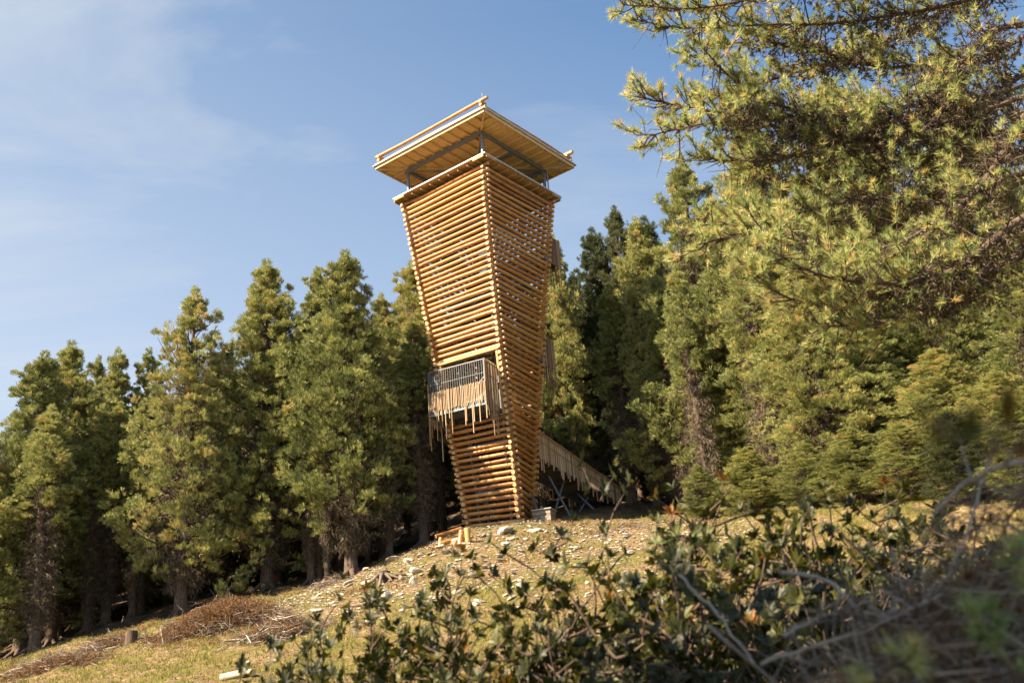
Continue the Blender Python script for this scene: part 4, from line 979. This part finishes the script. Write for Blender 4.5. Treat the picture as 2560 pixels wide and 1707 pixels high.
near_branch([(2480, 1130, 3.0), (2440, 1260, 3.0), (2380, 1420, 2.9), (2350, 1500, 2.8)], .008, 'upright grey dead branch beside the brush heap', twigs=12, seed=7)
def near_brush(px, py, Y, W, D_, Hh, n, lab, seed, rust=0):
    global rng
    rng = np.random.default_rng(seed); P = at(px, py, Y); e = empty('brush_heap', tuple(P), 0, label=lab, cat='brush pile'); f = MB()
    for i in range(n):
        c = np.array([(rng.random() - .5) * 2 * W, (rng.random() - .5) * 2 * D_, -Hh * rng.random() ** .7]); c[2] += .35 * c[0]
        d = unit([rng.standard_normal(), rng.standard_normal() * .5, rng.standard_normal() * .45 + .1]); L = .08 + .2 * rng.random(); r0 = .0014 + .0035 * rng.random() ** 3; k = rng.standard_normal(3) * .035
        f.tube(smooth_path([c - d * L, c + k, c + d * L], 6), np.linspace(r0, r0 * .4, 6), 5, 0, rng.random(), False)
    f.build('dead_branches', M_stick, e)
    m = int(n * rust)
    if m:
        c = np.stack([(rng.random(m) - .5) * 2 * W, (rng.random(m) - .5) * 2 * D_, -Hh * rng.random(m)], -1); c[:, 2] += .35 * c[:, 0]
        f = MB(); V, F, T = fans(c, rng.standard_normal((m, 3)), 10, .07, .004, .7, rng.random(m), False); f.add3(V, F, 0, T); f.build('dry_needles', M_rust, e)
near_brush(2500, 1240, 3.2, .22, .3, .55, 520, 'heap of grey dead sticks at the right edge under the arching branch', 21, .4)
near_brush(2420, 1440, 2.9, .30, .25, .45, 560, 'brown mound of fine tangled twigs below the grey heap', 23, 1.4)
near_brush(2250, 1600, 2.6, .34, .25, .30, 520, 'blurred tangle of dead twigs filling the bottom right corner', 22, .5)
def needle_spray(pts, n, ln, lab, seed, tint=.3, wd=.003):
    global rng
    rng = np.random.default_rng(seed); e = empty('pine_sprig', (0, 0, 0), 0, label=lab, cat='twig'); P = smooth_path([at(*p) for p in pts], 16); f = MB(); f.tube(P, np.linspace(.005, .0025, 16), 6, 0, .4, False)
    tp, td = [], []
    for i in range(n):
        j = rng.integers(2, 16); d = unit(rng.standard_normal(3) + [0, 0, .6]); c = P[j] + d * ln * rng.random() * 1.2; f.tube([P[j], c], [.003, .002], 4, 0, .4, False); tp.append(c); td.append(d)
    f.build('twig', M_bark, e); g_ = MB(); V, F, T = fans(np.array(tp), np.array(td), 34, ln, wd, .55, np.clip(tint + .15 * rng.standard_normal(n), 0, 1), False); g_.add3(V, F, 0, T); g_.build('needles', M_near, e)
needle_spray([(2560, 1720, 1.9), (2490, 1620, 1.9), (2440, 1560, 1.9)], 12, .045, 'blurred green pine sprig at the bottom right corner', 41, .3)
needle_spray([(2600, 1500, 2.0), (2560, 1430, 2.0), (2530, 1380, 2.0)], 8, .045, 'blurred green pine sprig at the right photo edge above the corner', 42, .5)
needle_spray([(2180, 1720, 2.1), (2220, 1670, 2.1), (2290, 1640, 2.1)], 12, .045, 'small blurred sprig low in the tangle of dead twigs', 43, .7)
needle_spray([(1760, 1480, 5.0), (1720, 1400, 5.0), (1670, 1300, 5.0)], 3, .07, 'young pine shoot with long needles poking out among the dark shrubs', 44, .45)
needle_spray([(1760, 1490, 4.9), (1700, 1400, 4.9), (1655, 1375, 4.9)], 3, .07, 'lower young pine shoot left of the dark shrubs', 45, .55)
# very close out-of-focus leaves
rng = np.random.default_rng(50)
e = empty('close_twig', (0, 0, 0), 0, label='strongly blurred green leafy twig very close at the right edge', cat='twig')
f = MB(); P = smooth_path([at(2720, 1090, .75), at(2500, 1070, .75), at(2330, 1040, .75)], 8); f.tube(P, .002, 5, 0, .4, False); f.build('twig', M_bark, e)
f = MB(); V, F, T = whorl_leaves(P[2:] + rng.standard_normal((6, 3)) * .006, rng.standard_normal((6, 3)), 3, .03, .009, np.full(6, .8)); f.add(V, F, 0, T); f.F[-1] = F; f.build('leaves', M_leaf, e)
